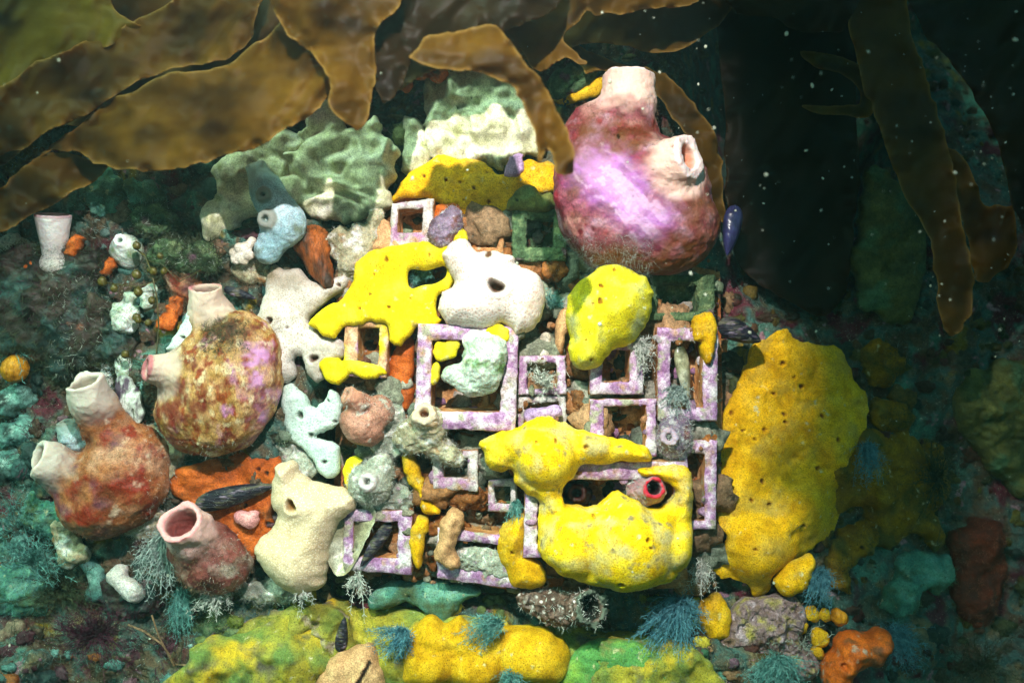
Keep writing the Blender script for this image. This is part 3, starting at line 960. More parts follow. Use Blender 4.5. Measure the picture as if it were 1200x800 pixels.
# finer turf rooted on the lumps themselves, in their own colours
_k = len(lumps.data.vertices)
_co = np.zeros(_k * 3); _no = np.zeros(_k * 3); _cl = np.zeros(_k * 4, dtype=np.float32)
lumps.data.vertices.foreach_get('co', _co); lumps.data.vertices.foreach_get('normal', _no)
lumps.data.color_attributes['tint'].data.foreach_get('color', _cl)
_co = _co.reshape(-1, 3) + WL[lumps.name]; _no = _no.reshape(-1, 3); _cl = _cl.reshape(-1, 4)[:, :3]
_i = rng.choice(np.flatnonzero(_no[:, 1] < 0.1), 48000)
_s = vnoise(_co[_i] / PX * 0.03, 77) > -0.25
_i = _i[_s]
nap = blades('turf_nap', _co[_i], _no[_i] + rng.normal(size=(len(_i), 3)) * 0.6, np.where(_co[_i][:, 0] < -0.15, 1.6, 1.0) * rng.uniform(2, 7, len(_i)) * PX, rng.uniform(0.3, 0.7, len(_i)) * PX, M['turf'], seg=2,
    colors=np.clip(_cl[_i] * rng.uniform(0.7, 1.7, (len(_i), 1)) + 0.03, 0, 1), seed=12, curl=0.8)
tag(nap, 'fine fuzzy nap on the knobbly growth of the reef wall', 'turf')

# ================================================================== the settlement tile of square tubes
tile = empty('settlement_tile', P(620, 690, 50))
tag(tile, 'square plastic tile of open box tubes crusted with pink and orange growth', 'settlement tile')
def slab(outline, d0, d1, mat, name, parent, amp=3, res=6.0):
    Q, F, s = patch_grid(outline, (), res, 1.0, 3, 1)
    q3 = np.c_[Q * 0.05, np.zeros(len(Q))]
    f = d0 + amp * fbm(q3, 3, 8) * np.clip(s / 6, 0, 1)
    V1, V2 = P(Q[:, 0], Q[:, 1], d0) , P(Q[:, 0], Q[:, 1], d1)
    V1[:, 1] = f * PX
    n = len(Q)
    e = build(name, np.r_[V1, V2], np.r_[F, F[:, ::-1] + n], mat, parent)
    return e
slab([(398, 300), (432, 300), (440, 238), (470, 232), (560, 240), (680, 240), (760, 300), (842, 318), (846, 470), (842, 640), (815, 690), (700, 684), (602, 692), (500, 676), (398, 668), (392, 560), (396, 420)], 46, 62, M['base'], 'base_panel', tile)

def box_tube(outer, inner, front, mat_front=None, deep=46, mat_side=None, rough=1.0, seed=0, name='square_tube', floor=True):
    """an open square tube: outer and inner corner pixels at its mouth"""
    segs = 16
    def ring(c, dp, sc=1.0):
        c = np.array(c, float)
        out = []
        for k in range(4):
            a, b = c[k], c[(k + 1) % 4]
            for t in np.arange(segs) / segs:
                out.append(a + (b - a) * t)
        out = np.array(out)
        s = (DCAM + front * PX) / DCAM * PX
        return np.c_[(out[:, 0] - 600) * s, np.full(len(out), dp * PX), (400 - out[:, 1]) * s]
    O, I = np.array(outer, float), np.array(inner, float)
    co = O.mean(0); ci = I.mean(0)
    def toward(c, m, d):
        v = m - c
        return c + v / np.linalg.norm(v, axis=1, keepdims=True) * d
    b = 2.2
    rings = [ring(O, deep), ring(O, front + 20), ring(O, front + b), ring(toward(O, co, b), front), ring((toward(O, co, b) + toward(I, ci, -b)) / 2, front - 0.4),
             ring(toward(I, ci, -b), front), ring(I, front + b), ring(I, front + 20), ring(I, deep - 2)]
    V = np.concatenate(rings)
    n = 4 * segs
    jit = np.stack([fbm(V / PX * 0.09 + 11 * j + seed, 4, 40 + j, 0.6) for j in range(3)], 1) * np.array([1, 0.8, 1]) * rough * PX
    V = V + jit
    F, fm = [], []
    for r in range(len(rings) - 1):
        for k in range(n):
            k2 = (k + 1) % n
            F.append((r * n + k, r * n + k2, (r + 1) * n + k2, (r + 1) * n + k))
            fm.append(0 if 2 <= r <= 5 else 1)
    if floor:
        F.append(tuple((len(rings) - 1) * n + k for k in range(n))); fm.append(1)
    return build(name, V, F, None, tile, mats=[mat_front or M['coralline'], mat_side or M['side']], fmat=fm)
def rect(x0, y0, x1, y1):
    return [(x0, y0), (x1, y0), (x1, y1), (x0, y1)]
tubes = []
tubes.append(box_tube([(458, 238), (508, 233), (506, 288), (456, 290)], [(467, 246), (496, 244), (494, 272), (466, 273)], -4, M['chalk'], seed=1))
tubes.append(box_tube([(490, 379), (608, 382), (604, 506), (485, 501)], [(506, 398), (590, 399), (586, 483), (505, 481)], -22, seed=2))
tubes.append(box_tube([(608, 417), (663, 416), (664, 462), (607, 463)], [(618, 426), (652, 425), (653, 455), (618, 455)], -2, seed=3))
tubes.append(box_tube([(608, 464), (663, 463), (664, 502), (607, 502)], [(616, 472), (655, 471), (655, 494), (616, 494)], 4, M['chalk'], seed=14))
tubes.append(box_tube([(692, 398), (754, 396), (754, 462), (691, 462)], [(706, 410), (738, 410), (738, 447), (706, 448)], -8, seed=4))
tubes.append(box_tube([(691, 468), (769, 467), (770, 534), (691, 534)], [(708, 476), (758, 475), (757, 524), (708, 524)], -6, seed=5))
tubes.append(box_tube([(771, 384), (842, 384), (841, 493), (771, 493)], [(786, 400), (824, 400), (824, 477), (786, 478)], -6, seed=6))
tubes.append(box_tube([(798, 516), (841, 516), (839, 621), (797, 621)], [(806, 532), (826, 532), (826, 610), (806, 610)], -2, seed=7))
tubes.append(box_tube([(616, 541), (804, 541), (805, 656), (613, 653)], [(632, 562), (790, 562), (790, 640), (629, 638)], -16, seed=8))
tubes.append(box_tube([(507, 528), (560, 528), (560, 576), (507, 573)], [(519, 537), (548, 537), (548, 560), (519, 559)], 2, M['chalk'], seed=9))
tubes.append(box_tube([(402, 597), (483, 598), (482, 674), (402, 668)], [(414, 611), (466, 612), (466, 654), (414, 652)], -4, seed=10))
tubes.append(box_tube([(512, 618), (604, 628), (606, 690), (512, 678)], [(527, 632), (592, 640), (592, 668), (527, 660)], -2, seed=11))
tubes.append(box_tube([(404, 372), (455, 374), (453, 443), (402, 440)], [(420, 384), (444, 384), (443, 428), (419, 428)], -4, M['peachy'], seed=12))
tubes.append(box_tube([(600, 244), (664, 244), (664, 306), (600, 306)], [(617, 256), (649, 256), (649, 290), (617, 290)], 2, M['mossy'], mat_side=M['mossy'], seed=13))
tubes.append(box_tube([(758, 322), (838, 322), (838, 376), (758, 376)], [(770, 332), (818, 332), (818, 366), (770, 366)], 8, M['mossy'], mat_side=M['mossy'], seed=15))
tubes.append(box_tube([(572, 562), (606, 560), (606, 600), (572, 600)], [(580, 570), (598, 570), (598, 590), (580, 590)], 14, M['chalk'], mat_side=M['mossy'], seed=16))
tubes.append(box_tube([(528, 254), (590, 256), (590, 300), (528, 298)], [(540, 266), (578, 268), (578, 290), (540, 288)], 12, M['side'], seed=17))
tubes.append(box_tube([(846 - 130, 630), (806, 630), (806, 690), (716, 690)], [(728, 642), (794, 642), (794, 678), (728, 678)], 10, M['side'], seed=18))
fuzz_specs = [(0, 60, 'h_white'), (2, 420, 'h_white'), (3, 420, 'h_white'), (4, 110, 'h_white'), (5, 120, 'h_white'), (6, 240, 'h_white'), (7, 120, 'h_white'), (9, 120, 'h_grey'), (10, 120, 'h_white'),
              (11, 160, 'h_grey'), (12, 60, 'h_grey'), (13, 420, 'h_green'), (14, 420, 'h_green'), (15, 160, 'h_grey'), (16, 150, 'h_brown')]
for k, n, mm in fuzz_specs:
    bpt, nn = surface_pick(tubes[k], n, lambda px, py, no, co: co[:, 1] < 0.014, 50 + k)
    if k not in (2, 3, 13, 14):          # tufts in patches, not an even nap
        w = vnoise(bpt / PX * 0.045 + k * 5, 60 + k) > 0.05
        bpt, nn = bpt[w], nn[w]
    if len(bpt):
        r2 = np.random.default_rng(70 + k)
        f = blades('fuzz', bpt, nn + r2.normal(size=nn.shape) * 0.7, r2.uniform(2.5, 8, len(bpt)) * PX, r2.uniform(0.4, 1.0, len(bpt)) * PX, M[mm], parent=tubes[k], curl=0.7, seed=80 + k)

def tile_pick(r_):
    px, py = r_.uniform(400, 842), r_.uniform(238, 686)
    if px < 436 and py < 300 or px > 690 and py < 300:
        return None
    pal = ['c08450', '8c6c4c', 'a8ac94', '4c5c50', 'd8ccc0', '6c4c3c', 'b06c34', '7c8c70', 'a878a0', '3c3428']
    cell = int((vnoise(np.array([[px * 0.03, py * 0.03, 7.0]]), 15)[0] * 0.5 + 0.5) * len(pal) * 2.5) % len(pal)
    k = cell if r_.uniform() < 0.65 else r_.integers(len(pal))
    return px, py, 45.0 + r_.normal() * 2, np.array(hexc(pal[k])[:3]) * r_.uniform(0.6, 1.2), 1.0
lump_cloud('crust', 1300, tile_pick, (1.5, 11), 6, tile)
HOLES = [(505, 398, 590, 483), (706, 410, 740, 448), (708, 475, 758, 525), (785, 400, 825, 478), (805, 532, 827, 610), (632, 560, 792, 640), (518, 530, 549, 562), (414, 611, 466, 654), (419, 384, 444, 428), (617, 256, 650, 290), (770, 332, 818, 366), (466, 244, 497, 273), (478, 310, 524, 340)]
def fill_pick(r_):
    px, py = r_.uniform(404, 838), r_.uniform(250, 684)
    if px > 690 and py < 318 or px < 436 and py < 300 or any(x0 - 5 < px < x1 + 5 and y0 - 5 < py < y1 + 5 for x0, y0, x1, y1 in HOLES):
        return None
    pal = ['c08450', 'a8ac94', 'b06c34', '9c7c5c', 'b8b4a4', '7c8474', 'c89a70', '8c5c34']
    cell = int((vnoise(np.array([[px * 0.025, py * 0.025, 3.0]]), 25)[0] * 0.5 + 0.5) * len(pal) * 2.5) % len(pal)
    k = cell if r_.uniform() < 0.75 else r_.integers(len(pal))
    return px, py, r_.uniform(16, 40), np.array(hexc(pal[k])[:3]) * r_.uniform(0.7, 1.15), 1.0
filler = lump_cloud('filling_crust', 520, fill_pick, (3, 20), 16, tile, flat=(0.6, 1.1))
_fb, _fn = surface_pick(filler, 9000, lambda px, py, no, co: no[:, 1] < 0.2, 93)
_w = vnoise(_fb / PX * 0.04, 94) > -0.1
_fb, _fn = _fb[_w], _fn[_w]
_r = np.random.default_rng(95)
blades('fuzz', _fb, _fn + _r.normal(size=_fn.shape) * 0.6, _r.uniform(2, 6, len(_fb)) * PX, _r.uniform(0.3, 0.7, len(_fb)) * PX, M['h_grey'], seg=2, parent=tile, curl=0.8, seed=96)
rb = np.random.default_rng(9)
tb = np.array([P(rb.uniform(400, 842), rb.uniform(300, 686), 42) for _ in range(3800)])
keepb = vnoise(tb / PX * 0.05, 91) > 0.0
tb = tb[keepb]
blades('fuzz', tb, np.c_[rb.normal(size=len(tb)) * 0.6, -np.ones(len(tb)), rb.normal(size=len(tb)) * 0.6], rb.uniform(3, 11, len(tb)) * PX, rb.uniform(0.4, 0.9, len(tb)) * PX, M['h_grey'], parent=tile, curl=0.8, seed=92)
for k, n in ((1, 14), (4, 12), (5, 14), (6, 18), (8, 16), (10, 12), (11, 18), (12, 8), (7, 10), (9, 8), (2, 10), (3, 12)):
    bq, nq = surface_pick(tubes[k], n, lambda px, py, no, co: co[:, 1] < 0.02, 140 + k)
    sc_ = DCAM / (DCAM + bq[:, 1]) / PX
    qx, qy, qd = 600 + bq[:, 0] * sc_, 400 - bq[:, 2] * sc_, bq[:, 1] / PX
    it = iter(range(n))
    def tp(r_, it=it, qx=qx, qy=qy, qd=qd):
        i = next(it)
        pal = ['b890b0', 'c8bcc0', '9c789c', 'b0a890', 'b07c58', '8c8c74', 'a06838']
        return qx[i], qy[i], qd[i], np.array(hexc(pal[r_.integers(len(pal))])[:3]), 1.0
    lump_cloud('crust', n, tp, (1.5, 6.5), 150 + k, tubes[k], flat=(0.12, 0.25))

# ================================================================== sponges on and around the tile
def S(o, label, cat='sponge', group=None):
    return tag(o, label, cat, group)

o = S(inflate('encrusting_sponge', [(364, 376), (380, 362), (400, 352), (414, 330), (420, 308), (438, 294), (468, 287), (500, 284), (518, 290), (530, 276), (543, 268), (548, 282), (536, 300), (526, 308), (530, 318),
     (536, 318), (534, 330), (520, 345), (512, 352), (514, 372), (520, 378), (500, 386), (488, 384), (474, 396), (466, 402), (455, 396), (454, 378), (436, 376), (420, 380), (404, 384), (392, 396), (380, 394), (372, 384)],
     M['yel_a'], dp=-5, h=9, edge=8, back=14, holes=[[(481, 316), (500, 317), (521, 312), (522, 324), (510, 332), (496, 334), (482, 338), (478, 328)]],
     pits=[(454, 305, 3.2, 8), (435, 345, 2.2, 5), (457, 360, 2.8, 6), (423, 362, 2.4, 5), (482, 350, 2, 4), (505, 300, 2.2, 4), (440, 322, 1.8, 4)], bumps=[(505, 296, 22, 8)], seed=1, noise=(2, 0.04)),
     'bright yellow spreading sponge with a window-like gap, left of the white sponge')
o = S(inflate('encrusting_sponge', [(525, 288), (538, 278), (550, 284), (562, 298), (580, 296), (598, 302), (608, 312), (624, 318), (636, 335), (640, 352), (634, 372), (622, 386), (606, 392), (592, 380), (570, 384), (548, 386), (530, 382), (518, 374), (512, 358), (518, 344), (532, 338), (530, 322), (521, 305)],
     M['white_a'], dp=-12, h=34, edge=34, back=24, pits=[(582, 338, 9.5, 26), (573, 299, 6, 6)], bumps=[(560, 355, 40, 6)], seed=2, noise=(1.5, 0.03)),
     'white cushion sponge speckled pink with one round brown opening')
o = S(inflate('cushion_sponge', [(668, 345), (682, 328), (700, 314), (720, 309), (742, 318), (760, 328), (766, 345), (762, 372), (752, 392), (738, 402), (720, 408), (706, 424), (690, 434), (672, 428), (663, 412), (666, 396), (664, 370)],
     M['yel_b'], dp=-8, h=46, edge=46, back=26, pits=[(717, 318, 3.2, 7), (701, 337, 3.6, 8), (699, 355, 4.2, 9), (691, 357, 2, 4), (684, 398, 2, 5), (690, 421, 2.4, 5)], bumps=[(725, 355, 30, 8), (684, 415, 18, 6)], seed=3, noise=(3, 0.035)),
     'pale yellow rounded cushion sponge hanging below the purple sea squirt')
o = S(inflate('lobed_sponge', [(562, 520), (578, 508), (600, 500), (622, 492), (648, 489), (672, 499), (700, 507), (735, 516), (759, 526), (762, 539), (720, 541), (684, 543), (676, 556), (662, 566), (659, 580), (664, 591), (684, 593), (702, 587),
     (714, 579), (728, 578), (746, 586), (768, 594), (784, 586), (788, 574), (776, 562), (752, 559), (746, 550), (768, 545), (790, 545), (805, 550), (809, 572), (809, 605), (807, 642), (799, 664), (782, 677), (756, 684), (722, 687), (690, 681), (660, 671), (638, 655), (628, 640), (630, 612), (628, 588), (614, 578), (602, 564), (596, 550), (584, 554), (570, 548), (563, 534)],
     M['yel_c'], dp=-14, h=24, edge=20, back=34, pits=[(649, 512, 3.2, 7), (684, 520, 3.4, 6), (627, 513, 2.4, 5), (692, 598, 2.6, 6), (749, 618, 3.2, 7), (752, 626, 2.4, 5), (721, 670, 3.6, 7), (666, 582, 2.4, 4)],
     domes=[(640, 534, 40, 52), (734, 632, 64, 72), (668, 636, 46, 54), (786, 636, 34, 54), (680, 590, 34, 40), (616, 514, 34, 36), (735, 524, 30, 28), (700, 668, 34, 40), (765, 665, 36, 46), (690, 515, 34, 34), (795, 575, 20, 30)], bumps=[(655, 565, 22, 6)], seed=4, noise=(4, 0.045), fine=(0.9, 0.2)),
     'large lobed golden yellow sponge smothering the widest tile box')
o = S(inflate('lobed_sponge', [(592, 612), (606, 600), (618, 606), (620, 640), (634, 660), (642, 676), (630, 688), (610, 688), (596, 680), (590, 665), (584, 645), (586, 625)], M['yel_d'], dp=6, h=26, edge=22, back=24,
     pits=[(600, 641, 2.2, 5)], bumps=[(605, 625, 16, 8)], seed=5), 'small ochre sponge wedged under the left corner of the golden lobed sponge')
o = S(inflate('encrusting_sponge', [(842, 500), (852, 470), (866, 440), (882, 412), (902, 396), (925, 384), (935, 398), (955, 400), (985, 410), (1000, 440), (1014, 475), (1012, 510), (1002, 545), (986, 585), (975, 625), (950, 638), (930, 650), (912, 666), (900, 690), (888, 697), (868, 682), (848, 676), (838, 666), (850, 648), (846, 628), (840, 600), (838, 545)],
     M['yel_d'], conform=-4, h=9, edge=30, back=40,
     pits=[(911, 425, 3.4, 6), (924, 441, 2.4, 5), (934, 452, 3.6, 6), (902, 460, 2.8, 5), (914, 484, 3, 6), (915, 493, 3, 6), (855, 483, 3.4, 6), (867, 503, 2.6, 5), (880, 513, 2.4, 5), (891, 501, 3, 6), (958, 486, 3.4, 5), (976, 513, 3.2, 5), (888, 561, 3.6, 6), (898, 588, 3, 6), (876, 583, 3.2, 5), (935, 612, 3.2, 5), (878, 637, 2.4, 4), (955, 547, 3.6, 5)],
     bumps=[(922, 430, 30, 10), (900, 480, 40, 6), (880, 560, 40, 8), (890, 640, 34, 24), (975, 500, 36, 6), (925, 610, 30, 12)], seed=6, noise=(9, 0.035), fine=(1.2, 0.2), jitter=3, domes=[(890, 640, 46, 30), (925, 430, 34, 24), (870, 560, 46, 22), (940, 590, 40, 20), (900, 500, 46, 20), (975, 500, 40, 20), (960, 440, 34, 18)]),
     'tall ochre yellow sponge dotted with small holes right of the tile', 'sponge')
o = S(inflate('finger_sponge', [(906, 682), (918, 668), (934, 655), (948, 648), (955, 658), (950, 676), (942, 690), (926, 698), (912, 695)], M['yel_d'], dp=24, h=20, edge=16, back=18, seed=7, noise=(1.2, 0.05)), 'smooth yellow finger lobe below the tall ochre sponge')
o = S(inflate('encrusting_sponge', [(310, 350), (312, 325), (322, 310), (334, 318), (348, 314), (360, 326), (378, 333), (388, 328), (402, 320), (408, 328), (404, 340), (388, 350), (366, 368), (366, 380), (380, 396), (396, 398), (404, 406), (400, 418), (384, 426), (380, 440), (372, 446), (362, 432), (352, 415), (344, 420), (346, 440), (334, 447), (322, 432), (318, 410), (308, 392), (300, 375)],
     M['white_b'], dp=8, h=12, edge=13, back=24, pits=[(321, 376, 4.6, 11), (370, 420, 5.4, 12), (399, 334, 3, 6), (340, 384, 2, 4)], bumps=[(330, 430, 16, 10), (322, 370, 18, 8)], seed=8, noise=(3, 0.04)),
     'off-white branching sponge with brown speckles beside the mottled sea squirt')
o = S(inflate('encrusting_sponge', [(333, 456), (342, 451), (356, 460), (364, 474), (374, 474), (386, 460), (396, 462), (400, 480), (396, 496), (380, 506), (372, 512), (390, 518), (400, 530), (398, 552), (388, 563), (372, 556), (368, 540), (360, 528), (344, 518), (334, 500), (332, 478)],
     M['mint'], dp=6, h=9, edge=8, back=22, pits=[(354, 486, 4.4, 9), (386, 469, 2.6, 6), (366, 509, 3.4, 7), (394, 493, 3, 6), (382, 540, 3.4, 7)], bumps=[(345, 470, 16, 4)], seed=9, noise=(1.5, 0.04)),
     'mint white flat sponge with small grey holes left of the rose squirt')
o = S(inflate('encrusting_sponge', [(322, 560), (328, 542), (344, 539), (352, 552), (366, 560), (386, 566), (408, 574), (420, 584), (414, 600), (400, 612), (392, 632), (386, 650), (384, 672), (376, 688), (352, 694), (330, 684), (312, 668), (298, 646), (304, 632), (318, 620), (324, 606), (318, 590)],
     M['cream'], dp=-4, h=28, edge=26, back=36, pits=[(348, 588, 7, 18)], bumps=[(345, 655, 34, 12), (338, 552, 14, 6), (350, 590, 18, 6)], seed=10, noise=(2.5, 0.035)),
     'cream sponge with fine pores and one dark oval opening')
o = S(inflate('orange_sponge', [(200, 560), (225, 545), (260, 536), (300, 530), (326, 534), (330, 560), (326, 590), (322, 620), (312, 640), (300, 655), (280, 640), (262, 620), (240, 604), (215, 590)], M['orange_sp'], dp=10, h=8, edge=10, back=40,
     pits=[(316, 553, 3, 6), (306, 548, 3, 6), (302, 602, 3.6, 7), (318, 614, 6, 12), (290, 590, 3, 5)], seed=11, noise=(5, 0.04)), 'rusty orange sponge sheet behind the dark mussel')
def ruffle(cx, cy, freq, amp, seed):
    def f(px, py):
        a = np.arctan2(py - cy, px - cx)
        r = np.hypot(px - cx, py - cy)
        q = np.stack([px * 0.02, py * 0.02, np.full(len(px), seed)], -1)
        w = fbm(q, 2, seed)
        fold = np.sin(a * freq + w * 5 + r * 0.02)
        fold2 = np.sin(r * 0.11 + w * 6 + a * 4)
        return amp * (0.5 + 0.5 * fold) * np.clip(r / 90, 0.2, 1.3) + amp * 0.3 * (1 - np.abs(fold2))
    return f
o = S(inflate('leafy_sponge', [(366, 140), (384, 118), (398, 118), (402, 144), (414, 152), (430, 144), (440, 136), (448, 142), (450, 160), (464, 166), (469, 178), (462, 190), (464, 208), (454, 222), (458, 240), (446, 252), (430, 262), (410, 262), (384, 256), (362, 252), (340, 242), (328, 226), (324, 200), (334, 182), (346, 166), (358, 154)],
     M['leafy'], dp=24, h=10, edge=9, back=26, bumps=[(395, 150, 16, 6), (430, 165, 18, 5), (360, 195, 20, 8), (350, 225, 18, 8), (400, 200, 22, 5), (430, 215, 22, 6), (385, 240, 22, 6), (440, 240, 14, 5)], seed=12, noise=(6, 0.04), fine=(0.8, 0.12), jitter=3, hfun=ruffle(455, 280, 11, 13, 3)),
     'large ruffled pale green sponge fan under the kelp')
o = S(inflate('leafy_sponge', [(234, 272), (238, 250), (250, 238), (258, 224), (246, 206), (258, 192), (276, 178), (298, 170), (318, 160), (340, 156), (358, 162), (352, 184), (342, 200), (338, 222), (330, 240), (312, 252), (292, 258), (276, 270), (256, 280), (242, 282)],
     M['leafy'], dp=12, h=10, edge=9, back=26, bumps=[(300, 185, 14, 12), (270, 215, 14, 12), (275, 245, 16, 10), (252, 262, 14, 10), (330, 168, 12, 10)], seed=13, noise=(6, 0.06), fine=(0.8, 0.12), jitter=3, hfun=ruffle(330, 300, 8, 7, 4)),
     'smaller lobed pale green sponge behind the pale blue sac')
o = S(inflate('encrusting_sponge', [(494, 130), (502, 92), (530, 78), (560, 76), (590, 82), (612, 94), (628, 112), (640, 135), (644, 160), (630, 184), (604, 190), (580, 200), (556, 202), (530, 198), (510, 186), (500, 160)], M['leafy'], dp=40, h=10, edge=10, back=26,
     bumps=[(590, 110, 16, 8), (530, 110, 16, 5), (570, 150, 22, 6), (600, 150, 18, 6)], pits=[(553, 118, 2, 4), (537, 130, 2, 4)], seed=14, noise=(7, 0.07), jitter=6, hfun=ruffle(570, 230, 7, 7, 5)), 'green-white crust sponge under the hanging kelp tip')
o = S(inflate('encrusting_sponge', [(472, 198), (476, 176), (474, 150), (480, 138), (496, 142), (504, 160), (506, 182), (502, 202), (484, 206)], M['leafy'], dp=44, h=14, edge=10, back=20, seed=15, noise=(4, 0.07), bumps=[(488, 150, 10, 8), (488, 186, 12, 10)]), 'narrow pale green sponge strip between the ruffled fan and dark gap')
o = S(inflate('encrusting_sponge', [(458, 236), (464, 222), (478, 206), (500, 192), (516, 182), (540, 186), (566, 190), (588, 206), (604, 196), (622, 188), (650, 192), (664, 196), (664, 222), (650, 226), (624, 224), (606, 234), (596, 250), (580, 262), (560, 256), (540, 248), (520, 240), (508, 232), (480, 230)],
     M['yel_d'], dp=30, h=9, edge=9, back=24, pits=[(498, 208, 2.4, 5), (523, 212, 2.6, 6), (540, 215, 2.4, 5), (556, 222, 2.8, 6), (573, 238, 2.8, 6), (544, 236, 2, 4), (571, 204, 2, 4)], seed=16, noise=(3, 0.04)), 'ochre sponge along the tile top, half in kelp shade')
o = S(inflate('coralline_patch', [(590, 200), (598, 186), (610, 184), (612, 196), (606, 208), (594, 210)], M['lilac'], dp=20, h=3, edge=5, back=4, jitter=3, seed=17), 'small lilac crust patch on the shaded ochre sponge', 'crust')
o = S(inflate('olive_sponge', [(595, 250), (600, 232), (612, 218), (626, 216), (636, 226), (650, 226), (656, 240), (640, 248), (620, 248)], M['olive'], dp=4, h=14, edge=12, back=20, seed=18, noise=(4, 0.06), pits=[(606, 236, 2.5, 5)]), 'dark olive crust sponge on top of the mossy tile box')
o = S(inflate('carpet_sponge', [(214, 780), (240, 752), (280, 738), (330, 716), (380, 708), (430, 716), (480, 712), (530, 722), (590, 726), (650, 738), (700, 744), (760, 752), (815, 760), (835, 790), (850, 860), (200, 860)], M['carpet'], conform=-8, h=9, edge=14, back=40, seed=90, noise=(7, 0.05), fine=(1.5, 0.2), jitter=4, res=3.2,
     pits=[(460, 770, 2, 4), (560, 740, 2, 4), (700, 790, 2.4, 4), (330, 790, 2.2, 4)]), 'mottled yellow-green sponge carpet covering the ledge below the tile')
fuzz(o, 1500, 5, M['h_green'], lambda px, py, no, co: (no[:, 1] < 0.2) & (vnoise(co / PX * 0.05, 9) > 0.05), seed=391, width=0.5, curl=0.9)
o = S(inflate('crust_sponge', [(232, 770), (250, 748), (280, 735), (310, 722), (340, 712), (372, 706), (396, 716), (410, 736), (420, 760), (430, 830), (240, 830)], M['lime'], dp=6, h=10, edge=20, back=40,
     bumps=[(290, 755, 20, 14), (350, 740, 22, 10), (300, 780, 26, 10), (380, 770, 24, 10)], pits=[(358, 742, 2, 5), (376, 779, 2, 5), (268, 773, 2, 5)], seed=19, noise=(9, 0.06), fine=(1.2, 0.2), jitter=3), 'lime yellow crumbly sponge on the ledge at lower left')
o = S(inflate('lumpy_sponge', [(468, 782), (474, 756), (486, 735), (502, 722), (520, 730), (536, 722), (560, 736), (590, 738), (620, 736), (650, 744), (666, 758), (664, 780), (648, 796), (600, 790), (580, 800), (540, 802), (500, 800), (478, 796)], M['yel_e'], dp=4, h=26, edge=22, back=40,
     domes=[(505, 772, 34, 40), (560, 778, 34, 42), (625, 768, 44, 44), (512, 740, 26, 34), (552, 748, 24, 32), (650, 782, 24, 34)], pits=[(522, 728, 2, 4)], seed=20, noise=(5, 0.05)), 'golden lumpy sponge on the ledge below the tile')
o = S(inflate('crust_sponge', [(628, 800), (650, 786), (672, 768), (690, 756), (720, 752), (752, 758), (776, 768), (790, 782), (792, 840), (620, 840)], M['green'], dp=-4, h=12, edge=18, back=36, pits=[(700, 770, 2, 4), (656, 796, 2, 4)], seed=21, noise=(4, 0.04)), 'vivid green and lime sponge on the ledge at bottom centre')
o = S(inflate('crust_sponge', [(432, 700), (446, 686), (470, 682), (500, 682), (530, 684), (558, 688), (566, 698), (548, 704), (536, 716), (522, 729), (506, 722), (490, 714), (476, 706), (456, 712), (440, 712)], M['teal_sp'], dp=30, h=12, edge=10, back=24, pits=[(497, 690, 1.8, 4), (480, 696, 1.8, 4)], seed=22, noise=(2, 0.05)), 'teal smooth sponge draped under the lower tile edge')
o = S(inflate('small_sponge', [(822, 742), (818, 720), (826, 702), (840, 694), (850, 704), (858, 722), (856, 742), (842, 750)], M['yel_d'], dp=26, h=16, edge=14, back=20, seed=23, noise=(2, 0.06)), 'small yellow sponge knob beside the large blue hydroid bush')
o = S(inflate('slit_sponge', [(376, 790), (386, 772), (404, 762), (424, 754), (438, 757), (446, 772), (450, 790), (446, 830), (372, 830)], M['peach'], dp=-10, h=24, edge=20, back=30, pits=[(436 - 1.2 * i, 770 + 2.1 * i, 3.4, 9 / (1 + 0.0 * i) / 3.0) for i in range(14)], seed=24), 'peach sponge with a dark slanted slit at the bottom edge')
# right side
def lumpset(outline, label, seed, dp, mat='yel_e', pits=(), bumps=(), h=20, edge=18, noise=(6, 0.05), name='lumpy_sponge'):
    onwall = dp > 50
    q = S(inflate(name, outline, M[mat], dp=dp, h=h * (0.7 if onwall else 1), edge=edge, back=40, pits=pits, bumps=bumps, seed=seed, noise=noise, jitter=4 if onwall else 2, conform=-4 if onwall else None), label)
    hm = {'olive': 'h_dark', 'rust': 'h_rust', 'mauve': 'h_brown', 'teal_sp': 'h_green', 'gold_dim': 'h_dark'}.get(mat)
    if hm:
        fuzz(q, 1100, 5, M[hm], lambda px, py, no, co: (no[:, 1] < 0.2) & (vnoise(co / PX * 0.05, seed) > -0.1), seed=300 + seed, width=0.5, curl=0.9)
    return q
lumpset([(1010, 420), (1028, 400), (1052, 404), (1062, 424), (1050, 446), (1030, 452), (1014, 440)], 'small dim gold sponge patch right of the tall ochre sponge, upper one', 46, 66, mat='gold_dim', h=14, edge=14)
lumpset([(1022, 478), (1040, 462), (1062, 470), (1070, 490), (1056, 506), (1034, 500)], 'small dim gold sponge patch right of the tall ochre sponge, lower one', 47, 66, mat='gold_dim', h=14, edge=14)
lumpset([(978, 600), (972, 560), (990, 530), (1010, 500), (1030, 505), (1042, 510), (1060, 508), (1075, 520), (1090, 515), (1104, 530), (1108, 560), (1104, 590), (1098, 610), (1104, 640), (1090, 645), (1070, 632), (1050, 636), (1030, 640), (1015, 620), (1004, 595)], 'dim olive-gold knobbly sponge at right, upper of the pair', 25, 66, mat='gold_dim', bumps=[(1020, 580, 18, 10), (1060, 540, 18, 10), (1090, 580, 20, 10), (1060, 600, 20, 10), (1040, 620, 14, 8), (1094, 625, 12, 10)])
lumpset([(972, 660), (980, 636), (996, 618), (1016, 606), (1034, 612), (1036, 634), (1024, 650), (1008, 660), (998, 680), (985, 690), (974, 680)], 'dim gold smooth sponge lobe below the knobbly pair', 26, 54, mat='gold_dim', pits=[(1003, 637, 3.4, 7)], bumps=[(1005, 635, 20, 10)])
